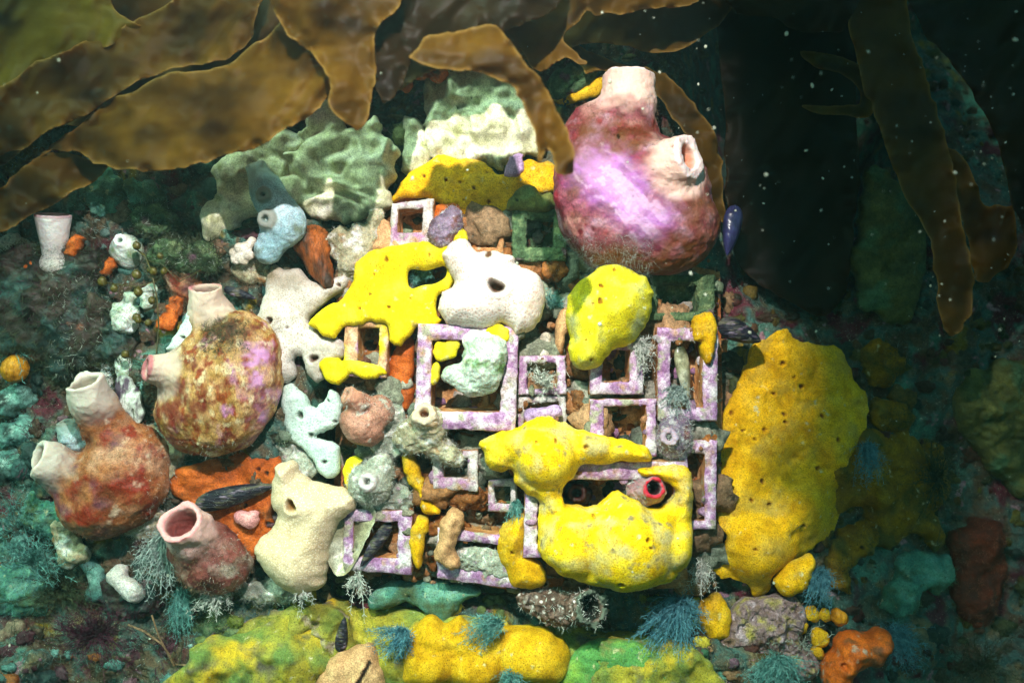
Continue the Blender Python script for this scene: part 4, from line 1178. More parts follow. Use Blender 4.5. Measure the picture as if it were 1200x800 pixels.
lumpset([(1036, 712), (1040, 690), (1050, 668), (1064, 650), (1082, 644), (1100, 648), (1114, 656), (1119, 672), (1114, 692), (1104, 700), (1090, 690), (1080, 700), (1076, 716), (1060, 722), (1046, 720)], 'dull green folded sponge at lower right', 27, 58, mat='teal_sp', bumps=[(1060, 680, 16, 12), (1108, 675, 10, 8), (1080, 665, 14, 8)])
lumpset([(964, 800), (968, 780), (980, 762), (990, 746), (1004, 740), (1020, 742), (1034, 736), (1043, 746), (1042, 762), (1032, 776), (1012, 778), (1000, 790), (990, 806)], 'orange sponge with a black mouth in the lower right', 28, 16, mat='orange_knob', pits=[(983, 774, 5, 14)], bumps=[(985, 772, 16, 10), (1030, 752, 14, 8), (1000, 756, 14, 8)], noise=(3, 0.05))
for k, (x, y, r, lab) in enumerate([(937, 731, 9, 'gold ball sponge, leftmost of the small cluster at lower right'), (951, 718, 9, 'gold ball sponge, topmost of the small cluster at lower right'), (966, 720, 7, 'gold ball sponge touching the small blue hydroid'),
        (960, 746, 11, 'largest gold ball sponge of the small cluster'), (957, 763, 8, 'gold ball sponge, lowest of the small cluster'), (983, 722, 10, 'ochre ball sponge right of the gold cluster')]):
    S(body('ball_sponge', [('e', (x, y, 30), (r, r * 0.9, r)), ('e', (x + 2, y + r * 0.4, 38), (r * 0.8, r, r * 0.8))], M['yel_e'] if k < 5 else M['ochre_ball'], res=1.6, k=4, noise=(2, 0.09), seed=k), lab, 'sponge', 'gold ball sponges at lower right')
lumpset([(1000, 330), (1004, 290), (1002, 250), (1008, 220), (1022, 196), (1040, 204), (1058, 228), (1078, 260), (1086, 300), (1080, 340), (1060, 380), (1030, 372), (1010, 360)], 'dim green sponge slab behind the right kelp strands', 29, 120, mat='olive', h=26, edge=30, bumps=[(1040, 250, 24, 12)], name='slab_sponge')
lumpset([(1116, 640), (1130, 618), (1150, 606), (1172, 612), (1178, 640), (1174, 680), (1160, 720), (1140, 738), (1124, 728), (1116, 690)], 'dark rust brown growth at the right edge', 30, 110, mat='rust', bumps=[(1150, 640, 24, 12), (1145, 700, 20, 10)], name='rust_growth')
lumpset([(832, 770), (838, 745), (850, 730), (866, 712), (890, 700), (915, 698), (938, 708), (946, 730), (940, 752), (960, 768), (955, 790), (900, 800), (850, 800)], 'mauve and tan turfy crust on the ledge below the ochre sponge', 31, 30, mat='mauve', noise=(9, 0.09), name='turfy_crust', h=14)
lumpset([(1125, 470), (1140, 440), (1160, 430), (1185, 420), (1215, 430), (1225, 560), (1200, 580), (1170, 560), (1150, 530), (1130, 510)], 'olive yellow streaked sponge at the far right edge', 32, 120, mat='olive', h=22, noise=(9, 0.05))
lumpset([(812, 386), (818, 372), (830, 368), (841, 374), (842, 396), (840, 414), (832, 424), (824, 412), (822, 402), (814, 398)], 'yellow double lobed sponge on the corner of a right tile box', 33, -8, mat='yel_d', h=14, edge=10, noise=(1.5, 0.06), name='small_sponge')
lumpset([(470, 534), (478, 530), (488, 544), (496, 560), (498, 575), (508, 590), (519, 596), (514, 604), (500, 602), (492, 590), (488, 574), (478, 560), (472, 548)], 'yellow finger sponge hanging between two lower boxes', 34, 8, mat='yel_d', h=12, edge=9, noise=(1, 0.06), name='finger_sponge')
lumpset([(484, 612), (492, 604), (500, 612), (500, 640), (494, 668), (486, 664), (482, 640)], 'yellow strip sponge beside the purple lower left box', 35, -2, mat='yel_d', h=10, edge=8, noise=(1, 0.06), name='strip_sponge')
lumpset([(402, 560), (402, 546), (412, 536), (424, 538), (420, 552), (414, 568), (406, 572)], 'yellow rim of sponge behind the grey fuzzy squirt', 36, 8, mat='yel_a', h=10, edge=8, noise=(1, 0.06), name='small_sponge')
lumpset([(376, 424), (388, 416), (404, 420), (420, 424), (440, 428), (452, 438), (430, 444), (410, 440), (398, 450), (384, 446)], 'yellow sponge film along the lower edge of the left box', 37, -4, mat='yel_a', h=8, edge=8, noise=(1, 0.06), name='small_sponge')
lumpset([(508, 400), (520, 398), (537, 398), (537, 414), (524, 420), (512, 420), (508, 412)], 'yellow sponge patch inside the large pink box corner', 38, -14, mat='yel_a', h=5, edge=6, noise=(0.6, 0.06), name='small_sponge')
lumpset([(570, 386), (580, 379), (594, 382), (596, 392), (588, 399), (574, 396)], 'yellow sponge spot on the top rim of the large pink box', 39, -22, mat='yel_a', h=5, edge=6, noise=(0.6, 0.06), name='small_sponge')
lumpset([(506, 430), (512, 424), (517, 432), (514, 446), (508, 452), (504, 444)], 'tiny yellow sponge knobs on the left wall of the pink box', 40, -16, mat='yel_a', h=6, edge=5, noise=(0.6, 0.06), name='small_sponge')
lumpset([(652, 372), (664, 360), (668, 374), (664, 400), (658, 418), (650, 410)], 'orange-tan film lobe left of the yellow cushion sponge', 41, 10, mat='peach', h=10, edge=8, noise=(2, 0.06), name='film_sponge')
lumpset([(434, 300), (446, 262), (456, 258), (462, 276), (480, 286), (494, 284), (480, 292), (452, 292)], 'orange film under the top left tile box', 42, 4, mat='peach', h=8, edge=8, noise=(2, 0.06), name='film_sponge')
lumpset([(506, 245), (512, 238), (534, 240), (538, 252), (524, 262), (508, 262)], 'orange film right of the top left tile box', 43, 16, mat='orange_knob', h=8, edge=8, noise=(1, 0.06), name='film_sponge')
lumpset([(458, 440), (464, 396), (478, 392), (488, 398), (486, 440), (482, 470), (470, 480), (462, 462)], 'orange crust in the gap left of the large pink box', 44, 22, mat='orange_sp', h=10, edge=8, noise=(2, 0.06), name='crust_sponge')
lumpset([(508, 648), (514, 622), (524, 600), (534, 594), (544, 604), (544, 622), (536, 640), (540, 660), (530, 668), (518, 660)], 'tan peach lumpy sponge on the lower middle box', 45, -8, mat='peach', h=16, edge=12, noise=(4, 0.08), name='lumpy_sponge')

# ================================================================== sea squirts
def Q_(o, label, cat='sea squirt', group=None):
    return tag(o, label, cat, group)

def t1_band(px, py, V):
    u = (px - 690) * 0.70 + (py - 190) * 0.72          # along the diagonal lilac band
    v = -(px - 690) * 0.72 + (py - 190) * 0.70
    n1 = fbm(V * 0.05, 4, 61)
    n2 = vnoise(np.c_[u * 0.03, v * 0.22, u * 0], 63)
    return np.clip(np.exp(-((v + 6 + 10 * n1) / 30) ** 2) * sstep(-30, 5, u) * (1 - sstep(105, 140, u)) * (0.8 + 0.22 * n2 + 0.35 * fbm(V * 0.12, 3, 65)), 0, 0.92)
def t1_pale(px, py, V):
    u = (px - 690) * 0.70 + (py - 190) * 0.72
    v = -(px - 690) * 0.72 + (py - 190) * 0.70
    st = sstep(0.05, 0.6, vnoise(np.c_[u * 0.03, v * 0.13, u * 0], 163) + 0.3 * vnoise(np.c_[u * 0.06, v * 0.4, u * 0], 165) + 0.7 * fbm(V * 0.15, 2, 167))
    return np.clip(np.exp(-((v + 2) / 24) ** 2) * sstep(-30, 5, u) * (1 - sstep(95, 130, u)) * (0.25 + 0.75 * st), 0, 0.45)
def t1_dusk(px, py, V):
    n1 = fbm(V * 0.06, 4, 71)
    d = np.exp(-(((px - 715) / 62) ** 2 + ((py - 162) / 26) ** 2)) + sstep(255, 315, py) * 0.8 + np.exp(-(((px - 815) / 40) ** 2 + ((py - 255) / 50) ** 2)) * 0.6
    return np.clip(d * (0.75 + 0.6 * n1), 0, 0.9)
o = Q_(body('sea_squirt', [('e', (742, 238, 0), (92, 62, 78), 28), ('e', (778, 265, -4), (64, 56, 58)), ('e', (697, 158, -6), (36, 34, 36)), ('e', (690, 205, -4), (42, 42, 60)), ('e', (735, 170, -10), (34, 32, 34)),
     ('s', (731, 160, -14), (737, 89, -8), 32, 30, 20, 26), ('s', (762, 200, -26), (808, 183, -62), 29, 25, 15, 26)], M['sq_big'], res=2.0, k=14, noise=(2.4, 0.03), fine=(0.9, 0.2), seed=1, wrinkle=(0.8, (0.1, 0.06, 0.1)), marks={'band': t1_band, 'pale': t1_pale, 'dusk': t1_dusk}),
     'large purple and brown sea squirt with two pale tube siphons, upper right of tile')
fuzz(o, 1500, 15, M['h_pale'], lambda px, py, no, co: (py > 275) & (px < 765) & (no[:, 1] < 0.3), width=0.22, curl=0.9, seed=21, spread=0.9)
fuzz(o, 900, 5, M['h_brown'], lambda px, py, no, co: (py > 120) & (py < 175) & (px < 770), width=0.4, curl=0.4, seed=24, name='siphon_fuzz')

o = Q_(body('sea_squirt', [('e', (262, 452, -12), (66, 56, 78), -8), ('e', (285, 425, -12), (44, 44, 62)), ('e', (232, 480, -6), (46, 44, 52)), ('e', (256, 385, 0), (26, 26, 36)),
     ('s', (248, 395, -4), (241, 335, -24), 21, 19, 15, 22), ('s', (222, 440, -22), (172, 431, -50), 23, 15, 10.5, 20)], M['sq_left'], res=1.9, k=14, noise=(3, 0.035), seed=2, wrinkle=(0.8, (0.12, 0.05, 0.04)), marks={
     'lilac': lambda px, py, V: np.clip(np.exp(-((px - 305 - 8 * vnoise(V * 0.05, 5)) / 14) ** 2) * (py > 400) * (0.2 + 1.1 * np.clip(fbm(V * 0.07, 3, 81), 0, 1)) + 0.9 * np.exp(-(((px - 298) / 14) ** 2 + ((py - 425) / 18) ** 2)) * (0.5 + vnoise(V * 0.2, 4)), 0, 0.9),
     'maroon': lambda px, py, V: np.clip(np.exp(-(((px - 205) / 26) ** 2 + ((py - 490) / 50) ** 2)) * (0.5 + 1.2 * fbm(V * 0.08, 3, 83)) + np.exp(-(((px - 250) / 30) ** 2 + ((py - 440) / 16) ** 2)) * np.clip(fbm(V * 0.12, 3, 85), 0, 1), 0, 0.85),
     'dusk': lambda px, py, V: np.clip(np.exp(-(((px - 262) / 30) ** 2 + ((py - 385) / 26) ** 2)) * (0.9 + 0.5 * fbm(V * 0.1, 3, 87)), 0, 0.9)}),
     'mottled tan and pink barrel sea squirt with two siphons, left of the white sponge')
fuzz(o, 700, 5, M['h_grey'], lambda px, py, no, co: (py > 515) | ((py < 425) & (py > 400) & (px < 290)), seed=31, curl=0.6)
fuzz(o, 900, 3.5, M['h_rust'], lambda px, py, no, co: (py > 430) & (no[:, 1] < 0), seed=33, name='short_fuzz', width=0.4, droop=1.0)
fuzz(o, 1600, 7, M['h_dark'], lambda px, py, no, co: (py > 374) & (py < 412) & (px > 236) & (px < 290), seed=34, name='dark_fuzz', width=0.6, droop=0.6)
o = Q_(inflate('grey_sponge', [(196, 400), (212, 380), (222, 358), (232, 358), (242, 372), (248, 390), (262, 400), (240, 408), (216, 412), (196, 410)], M['mint'], dp=-20, h=10, edge=8, back=12, pits=[(225, 368, 3, 7), (229, 377, 3.2, 8), (218, 395, 3, 7), (238, 393, 3, 7)], seed=51), 'blue-white holed sponge between the siphons of the mottled squirt', 'sponge')

o = Q_(body('sea_squirt', [('e', (140, 562, -6), (54, 48, 54), 20), ('e', (120, 590, -4), (50, 44, 40)), ('e', (162, 540, -2), (34, 36, 40)), ('c', (135, 520, -6), (118, 480, -14), 28, 22),
     ('s', (122, 500, -12), (98, 446, -38), 22, 21, 17, 14), ('s', (90, 556, -10), (42, 538, -34), 25, 22, 18, 18)], M['sq_rusty'], res=1.9, k=14, noise=(3.5, 0.04), seed=3),
     'rust coloured hairy sea squirt with two whitish siphons at far left')
fuzz(o, 2200, 3.2, M['h_rust'], lambda px, py, no, co: (px > 85) & (py > 490) & (no[:, 1] < 0.2), seed=41, width=0.6, droop=0.6)
fuzz(o, 400, 5, M['h_white'], lambda px, py, no, co: (px > 170), seed=43, name='pale_fuzz')

o = Q_(body('sea_squirt', [('e', (248, 655, -10), (46, 40, 38), -25), ('c', (235, 640, -16), (222, 625, -34), 30, 26), ('s', (232, 638, -24), (211, 611, -62), 24, 23, 18.5, 28)], M['sq_low'], res=1.8, k=12, noise=(3, 0.05), seed=4),
     'dusky red sea squirt facing forward with a wide pink siphon, lower left')
fuzz(o, 1900, 5, M['h_brown'], lambda px, py, no, co: (py > 640) & (px > 200), seed=45, width=0.6, droop=0.2)
fuzz(o, 350, 6, M['h_white'], lambda px, py, no, co: (py > 620) & (px > 235) & (no[:, 1] < 0.4), seed=47, name='pale_fuzz')

o = Q_(body('sea_squirt', [('s', (64, 305, 10), (62, 252, -2), 11, 19, 16, 24), ('e', (66, 312, 14), (20, 20, 16))], M['sq_white'], res=1.4, k=6, noise=(0.3, 0.05), fine=(0.2, 0.2), seed=5), 'milky white cup shaped siphon rising at the left edge')
o = Q_(body('shaggy_growth', [('e', (60, 370, 22), (66, 40, 66)), ('e', (30, 330, 26), (44, 34, 44)), ('e', (96, 320, 30), (36, 30, 36)), ('e', (100, 390, 30), (40, 36, 50))], M['sq_shaggy'], res=2.6, k=12, noise=(9, 0.045), fine=(2, 0.15), seed=6), 'shaggy dark brown mound below the white cup siphon', 'reef mound')
fuzz(o, 4200, 12, M['h_dark'], lambda px, py, no, co: (no[:, 1] < 0.4), seed=49, width=0.7, curl=0.9, droop=0.7, name='dark_fuzz')
fuzz(o, 1300, 9, M['h_maroon'], lambda px, py, no, co: (no[:, 1] < 0.2) & (py < 380), seed=50, width=0.7, curl=0.9, name='maroon_fuzz')
fuzz(o, 420, 9, M['h_grey'], lambda px, py, no, co: (no[:, 1] < 0.2) & (py > 310) & (px > 60), seed=52, width=0.7, curl=0.9)
for k, (pts, lab) in enumerate([([(28, 318), (36, 300), (44, 302), (42, 320), (32, 338), (26, 334)], 'thin orange sponge streak left of the white cup siphon'), ([(80, 292), (84, 268), (92, 272), (93, 292), (86, 304)], 'bright orange sponge fold right of the white cup siphon'),
        ([(118, 312), (122, 298), (131, 300), (132, 316), (126, 326), (119, 322)], 'small orange sponge knob below the round white squirt'), ([(-4, 380), (0, 340), (8, 334), (8, 360), (2, 392), (-4, 396)], 'yellow orange sponge strip at the left photo edge')]):
    S(inflate('orange_sponge', pts, M['orange_sp'] if k < 3 else M['yel_d'], dp=[2, 4, 22, 10][k], h=5, edge=5, back=16, seed=60 + k, jitter=3.5, noise=(3, 0.12)), lab)
    fuzz(bpy.context.scene.objects[[x.name for x in COL.objects if x.name.startswith('orange_sponge')][-1]], 160, 6, M['h_brown'], None, seed=340 + k)
o = Q_(body('sea_squirt', [('e', (148, 292, 30), (20, 18, 18)), ('e', (152, 300, 34), (14, 14, 16)), ('s', (146, 286, 24), (140, 281, 10), 8, 6, 4, 8)], M['sq_mint'], res=1.4, k=6, noise=(1, 0.06), seed=7), 'round white sea squirt with an orange mouth near the kelp')
o = Q_(body('blue_sac', [('c', (312, 222, -6), (334, 262, -10), 19, 24), ('c', (334, 262, -10), (314, 294, -12), 23, 16), ('s', (314, 226, -6), (299, 192, -12), 15, 10, 6, 8), ('s', (312, 232, -14), (308, 228, -32), 7, 6, 3, 5), ('s', (314, 258, -20), (311, 256, -36), 9, 8, 4, 5)], M['sq_blue'], res=1.6, k=9, noise=(1.2, 0.05), seed=8),
     'pale blue bent sac squirt in front of the green leafy sponges')
o = Q_(body('tongue_growth', [('c', (366, 286, 14), (374, 312, 8), 22, 14), ('c', (374, 312, 8), (384, 332, 0), 12, 7)], M['tongue'], res=1.6, k=8, noise=(2, 0.06), seed=9), 'orange brown tapering tongue above the off-white sponge', 'reef growth')
fuzz(o, 700, 8, M['h_dark'], lambda px, py, no, co: (py < 290), seed=53)
o = Q_(body('coral_knobs', [('e', (283, 300, -2), (9, 8, 8)), ('e', (274, 296, -4), (6, 6, 6)), ('e', (288, 290, -6), (7, 6, 7)), ('e', (280, 290, -8), (6, 6, 6)), ('e', (295, 283, -2), (6, 6, 6)), ('e', (292, 299, -8), (6, 6, 6)), ('e', (276, 304, -4), (6, 5, 6)), ('e', (286, 306, -6), (6, 5, 5))], M['knob'], res=1.2, k=2, noise=(0.6, 0.1), seed=10), 'cluster of tiny white knobs left of the pale blue sac', 'coral')
o = Q_(body('sea_squirt', [('e', (424, 500, -8), (28, 24, 20), -32), ('e', (444, 482, -4), (18, 20, 20)), ('s', (424, 474, -14), (406, 463, -26), 12, 10, 4.2, 14)], M['sq_rose'], res=1.5, k=8, noise=(1.5, 0.06), seed=11), 'rose brown sea squirt with a small round hole, left of the large pink box')
fuzz(o, 700, 5, M['h_white'], lambda px, py, no, co: (py < 478) | (px > 448), seed=54)
o = Q_(body('sea_squirt', [('e', (500, 502, -10), (24, 22, 24)), ('e', (478, 512, -4), (18, 18, 20)), ('e', (520, 528, -4), (26, 20, 14), -30), ('s', (500, 494, -20), (497, 484, -40), 15, 12, 6, 12)], M['sq_beige'], res=1.5, k=8, noise=(3, 0.08), fine=(1, 0.3), seed=12), 'beige crusted sea squirt at the lower left corner of the large pink box')
fuzz(o, 1500, 5, M['h_white'], lambda px, py, no, co: (no[:, 1] < 0.4) & (py > 488), seed=55, curl=0.8)
o = Q_(body('sea_squirt', [('e', (434, 566, -8), (26, 24, 26)), ('e', (446, 548, -4), (16, 16, 18)), ('s', (433, 566, -26), (430, 564, -38), 12, 8, 4, 12)], M['sq_grey'], res=1.5, k=7, noise=(2, 0.07), fine=(1, 0.3), seed=13), 'grey fuzzy sea squirt with a tiny dark hole beside the cream sponge')
fuzz(o, 1700, 5, M['h_white'], lambda px, py, no, co: (no[:, 1] < 0.5), seed=56, curl=0.8)
o = Q_(body('sea_squirt', [('e', (566, 428, -26), (25, 24, 34)), ('e', (576, 415, -30), (18, 18, 22)), ('e', (532, 436, -24), (14, 12, 10), 20), ('c', (552, 452, -26), (528, 438, -30), 12, 9), ('e', (560, 400, -22), (18, 14, 12))], M['sq_mint'], res=1.5, k=7, noise=(2.4, 0.07), fine=(0.8, 0.3), seed=14), 'white and mint green sea squirt sitting inside the large pink box')
o = Q_(body('sea_squirt', [('e', (789, 514, -6), (21, 20, 22)), ('e', (792, 498, -2), (18, 18, 14)), ('s', (786, 513, -20), (784, 512, -32), 10, 8, 4, 12)], M['sq_purple'], res=1.4, k=7, noise=(2, 0.08), fine=(1, 0.3), seed=15), 'purple grey fuzzy squirt wedged between two right tile boxes')
fuzz(o, 1300, 6, M['h_white'], lambda px, py, no, co: (no[:, 1] < 0.5), seed=57, curl=0.8)
o = Q_(body('sea_squirt', [('e', (756, 574, -8), (24, 18, 15)), ('s', (762, 573, -16), (767, 571, -34), 15, 11.5, 8.8, 22)], M['sq_red'], res=1.2, k=7, noise=(2.2, 0.11), fine=(0.9, 0.3), seed=16), 'pink squirt with a bright red round mouth in the golden sponge')
fuzz(o, 700, 4, M['h_pale'], lambda px, py, no, co: (px < 758) & (no[:, 1] < 0.3), seed=58)
o = Q_(body('sea_squirt', [('e', (678, 579, 22), (17, 16, 13)), ('s', (678, 578, 12), (676, 577, 2), 11, 10, 6, 12)], M['sq_dark'], res=1.3, k=5, noise=(1, 0.08), seed=17), 'dark maroon squirt in the shadowed slot of the widest box')
o = Q_(body('sea_squirt', [('e', (520, 270, -10), (18, 16, 20), -25), ('e', (530, 256, -8), (13, 12, 13))], M['sq_purple'], res=1.4, k=6, noise=(2, 0.09), fine=(1, 0.3), seed=18), 'mauve grey fuzzy lump beside the top left tile box')
fuzz(o, 900, 4, M['h_brown'], None, seed=59, curl=0.8)
fuzz(o, 400, 4, M['h_white'], None, seed=61, curl=0.8, name='pale_fuzz')
o = Q_(body('pink_ascidian', [('c', (282, 606, -4), (294, 610, -6), 8, 9), ('e', (298, 602, -6), (6, 6, 5))], M['pinkbit'], res=1.3, k=4, noise=(1, 0.1), seed=19), 'small smooth pink blob below the dark mussel')
o = Q_(body('crusted_column', [('c', (412, 312, 10), (418, 275, 6), 17, 13), ('c', (430, 300, 8), (442, 254, 6), 12, 9), ('e', (398, 285, 12), (14, 12, 20))], M['sq_beige'], res=1.6, k=6, noise=(3.5, 0.09), fine=(1, 0.3), seed=20), 'whitish crusted column left of the top left tile box', 'crust')
fuzz(o, 700, 4, M['h_white'], None, seed=62, curl=0.8)
o = Q_(body('crusted_mound', [('e', (455, 520, 12), (22, 14, 18)), ('e', (462, 490, 12), (14, 12, 18)), ('e', (450, 590, 8), (18, 12, 10)), ('e', (470, 585, 10), (14, 12, 16))], M['sq_grey'], res=1.7, k=9, noise=(4, 0.09), fine=(1.2, 0.3), seed=26), 'pale grey-green crusted mound between the rose and beige squirts', 'crust')
fuzz(o, 1300, 5, M['h_white'], None, seed=63, curl=0.8)
o = Q_(body('crusted_mound', [('e', (350, 545, 14), (22, 12, 20)), ('e', (336, 520, 14), (14, 10, 20))], M['sq_grey'], res=1.7, k=9, noise=(3, 0.09), fine=(1.2, 0.3), seed=27), 'grey green crust between the mint and cream sponges', 'crust')
fuzz(o, 700, 5, M['h_grey'], None, seed=64, curl=0.8)
o = Q_(body('crusted_mound', [('e', (560, 655, 2), (34, 10, 14)), ('e', (585, 668, 2), (20, 8, 12))], M['sq_grey'], res=1.7, k=9, noise=(3, 0.09), fine=(1.2, 0.3), seed=28), 'pale crusted growth filling the lower middle box', 'crust')
fuzz(o, 500, 5, M['h_white'], None, seed=65, curl=0.8)
o = Q_(body('white_post', [('c', (640, 395, 8), (636, 420, 8), 7, 8), ('c', (628, 400, 14), (626, 416, 14), 5, 6)], M['knob'], res=1.3, k=3, noise=(1.2, 0.1), seed=29), 'white stubby growth under the white cushion sponge', 'crust')
o = Q_(body('lilac_crust', [('c', (622, 488, -8), (652, 482, -10), 9, 7), ('e', (636, 492, -8), (14, 8, 7))], M['lilac'], res=1.3, k=4, noise=(1.5, 0.1), seed=30), 'lilac crust lobe above the golden sponge crest', 'crust')

# left clutter
o = Q_(body('ochre_ball', [('e', (17, 433, 6), (15, 14, 16)), ('e', (20, 425, 10), (11, 12, 10))], M['ochre_ball'], res=1.4, k=6, noise=(1, 0.06), seed=31), 'ochre ball growth at the left photo edge', 'sponge')
o = Q_(body('orange_growth', [('e', (196, 378, 6), (11, 9, 11)), ('c', (202, 368, 16), (214, 340, 22), 9, 6)], M['orange_sp'], res=1.4, k=5, noise=(3.5, 0.12), seed=32), 'bright orange knob beside the mottled squirt', 'sponge')
fuzz(o, 900, 5, M['h_brown'], lambda px, py, no, co: (py < 368), seed=66)
o = Q_(body('white_crust_lump', [('e', (146, 372, 16), (18, 14, 20)), ('e', (152, 350, 14), (10, 8, 8)), ('e', (172, 350, 16), (9, 9, 12)), ('e', (178, 340, 18), (7, 7, 8))], M['sq_mint'], res=1.6, k=4, noise=(3, 0.08), seed=33), 'white and green crusted lump left of the orange knob', 'crust')
fuzz(o, 600, 5, M['h_dark'], lambda px, py, no, co: (py > 360), seed=67)
o = Q_(body('oyster_shell', [('e', (152, 470, 4), (15, 10, 30), 18), ('e', (144, 455, 8), (10, 8, 14))], M['oyster'], res=1.5, k=5, noise=(2.5, 0.07), seed=34), 'white shell with dark stripes between the two left squirts', 'shell')
o = Q_(body('white_sponge', [('e', (145, 430, 16), (11, 10, 22), 8), ('e', (126, 440, 22), (8, 8, 24))], M['sq_mint'], res=1.6, k=5, noise=(1.6, 0.07), seed=35), 'thin white lobes behind the left siphon of the mottled squirt', 'sponge')
o = Q_(body('sea_squirt', [('s', (86, 512, 10), (80, 494, 6), 16, 12, 8, 10), ('e', (90, 520, 12), (18, 16, 12))], M['sq_blue'], res=1.5, k=6, noise=(1.5, 0.07), seed=36), 'small pale teal siphon behind the rusty squirt')
o = S(inflate('aqua_sponge', [(92, 660), (100, 652), (112, 658), (124, 672), (125, 690), (116, 703), (106, 704), (100, 692), (102, 678)], M['aqua'], dp=16, h=10, edge=8, back=14, seed=70), 'bright aqua sponge scrap at lower left')
o = Q_(body('white_block', [('c', (134, 676, 0), (158, 694, -4), 9, 12), ('e', (140, 670, 2), (10, 9, 10))], M['sq_white'], res=1.5, k=4, noise=(1.4, 0.08), seed=37), 'white stubby sponge chunk under the pale plume', 'sponge')
o = Q_(body('pale_column', [('c', (76, 620, 12), (84, 652, 14), 15, 14), ('e', (90, 650, 10), (16, 14, 12))], M['sq_beige'], res=1.7, k=5, noise=(3, 0.08), seed=38), 'pale tan crusted stalk under the rusty squirt', 'crust')
for k, (x, y, lab) in enumerate([(18, 470, 'aqua crust lobe at left edge under the ochre ball'), (24, 505, 'aqua crust lobe at left edge beside the lower white siphon'), (12, 545, 'aqua crust lobe lowest on the left photo edge'), (120, 225, 'teal wrinkled sponge under the kelp at upper left'), (170, 225, 'teal wrinkled sponge right of its twin under the kelp'), (8, 295, 'pale mint crust at the left edge below kelp')]):
    q = S(body('aqua_sponge', [('e', (x, y, 26), (22 + 5 * (k % 2), 14, 16 + 14 * (k in (3, 4)))), ('e', (x + 10, y - 8, 28), (14, 12, 14)), ('e', (x - 8, y + 10, 26), (12, 12, 12))], M['aqua'] if k < 3 else M['teal_sp'] if k < 5 else M['sq_mint'], res=2.0, k=6, noise=(6, 0.07), fine=(1.2, 0.2), seed=100 + k), lab)
    fuzz(q, 500, 5, M['h_teal'] if k % 2 else M['h_dark'], lambda px, py, no, co: no[:, 1] < 0.2, seed=330 + k, width=0.5, curl=0.9)
for k, (x, y, r, d, lab) in enumerate([(60, 300, 20, 16, 'rough brown lump behind the white cup siphon'), (200, 300, 26, 14, 'dark mossy mound above the mottled squirt'), (235, 300, 22, 12, 'dark mossy mound left of the white knob cluster'), (180, 255, 24, 16, 'dark mossy mound under the kelp edge')]):
    q = Q_(body('mossy_mound', [('e', (x, y, d), (r, r * 0.7, r * 0.8)), ('e', (x + r * 0.6, y + 6, d + 4), (r * 0.7, r * 0.6, r * 0.6))], M['mossy'], res=2.2, k=6, noise=(5, 0.07), fine=(1.5, 0.2), seed=110 + k), lab, 'reef mound')
    fuzz(q, 900, 9, M['h_dark'], lambda px, py, no, co: no[:, 1] < 0.3, seed=120 + k, width=0.7, curl=0.9)
    fuzz(q, 150, 8, M['h_grey'], lambda px, py, no, co: no[:, 1] < 0.3, seed=124 + k, width=0.6, curl=0.9, name='pale_fuzz')

for k, (x, y, rx, ry, d, m, h, lab) in enumerate([
        (186, 530, 26, 34, 16, 'sq_beige', 'h_grey', 'beige fuzzy crust between the mottled and rusty squirts'), (170, 610, 30, 20, 14, 'sq_beige', 'h_white', 'pale fuzzy crust between the rusty and dusky squirts'),
        (120, 400, 36, 26, 20, 'sq_shaggy', 'h_dark', 'dark shaggy mound above the upper siphon of the rusty squirt'), (300, 312, 24, 18, 16, 'sq_beige', 'h_brown', 'tan crust above the upper siphon of the mottled squirt'),
        (340, 275, 22, 22, 20, 'sq_shaggy', 'h_dark', 'dark fuzzy mound between the pale blue sac and the orange tongue'), (310, 690, 36, 14, 14, 'sq_grey', 'h_grey', 'grey fuzzy crust below the cream sponge'),
        (60, 600, 34, 26, 20, 'teal_sp', 'h_teal', 'teal fuzzy crust below the lower siphon of the rusty squirt'), (260, 740, 34, 18, 12, 'mossy', 'h_green', 'mossy mound left of the lime sponge'), (150, 700, 34, 22, 16, 'sq_shaggy', 'h_maroon', 'dark maroon fuzzy mound under the white sponge chunk'),
        (20, 690, 34, 30, 22, 'teal_sp', 'h_teal', 'teal fuzzy mound at the left edge, low down'), (215, 330, 20, 22, 22, 'sq_rusty', 'h_brown', 'brown crust left of the upper siphon of the mottled squirt')]):
    q = Q_(body('fuzzy_crust', [('e', (x, y, d), (rx, min(rx, ry) * 0.6, ry)), ('e', (x + rx * 0.5, y + ry * 0.4, d + 3), (rx * 0.6, ry * 0.5, ry * 0.6)), ('e', (x - rx * 0.5, y - ry * 0.3, d + 3), (rx * 0.5, ry * 0.5, ry * 0.6))], M[m], res=2.2, k=8, noise=(6, 0.07), fine=(1.6, 0.2), seed=210 + k), lab, 'crust')
    fuzz(q, 1500, 6, M[h], lambda px, py, no, co: no[:, 1] < 0.3, seed=230 + k, width=0.4, curl=0.9)

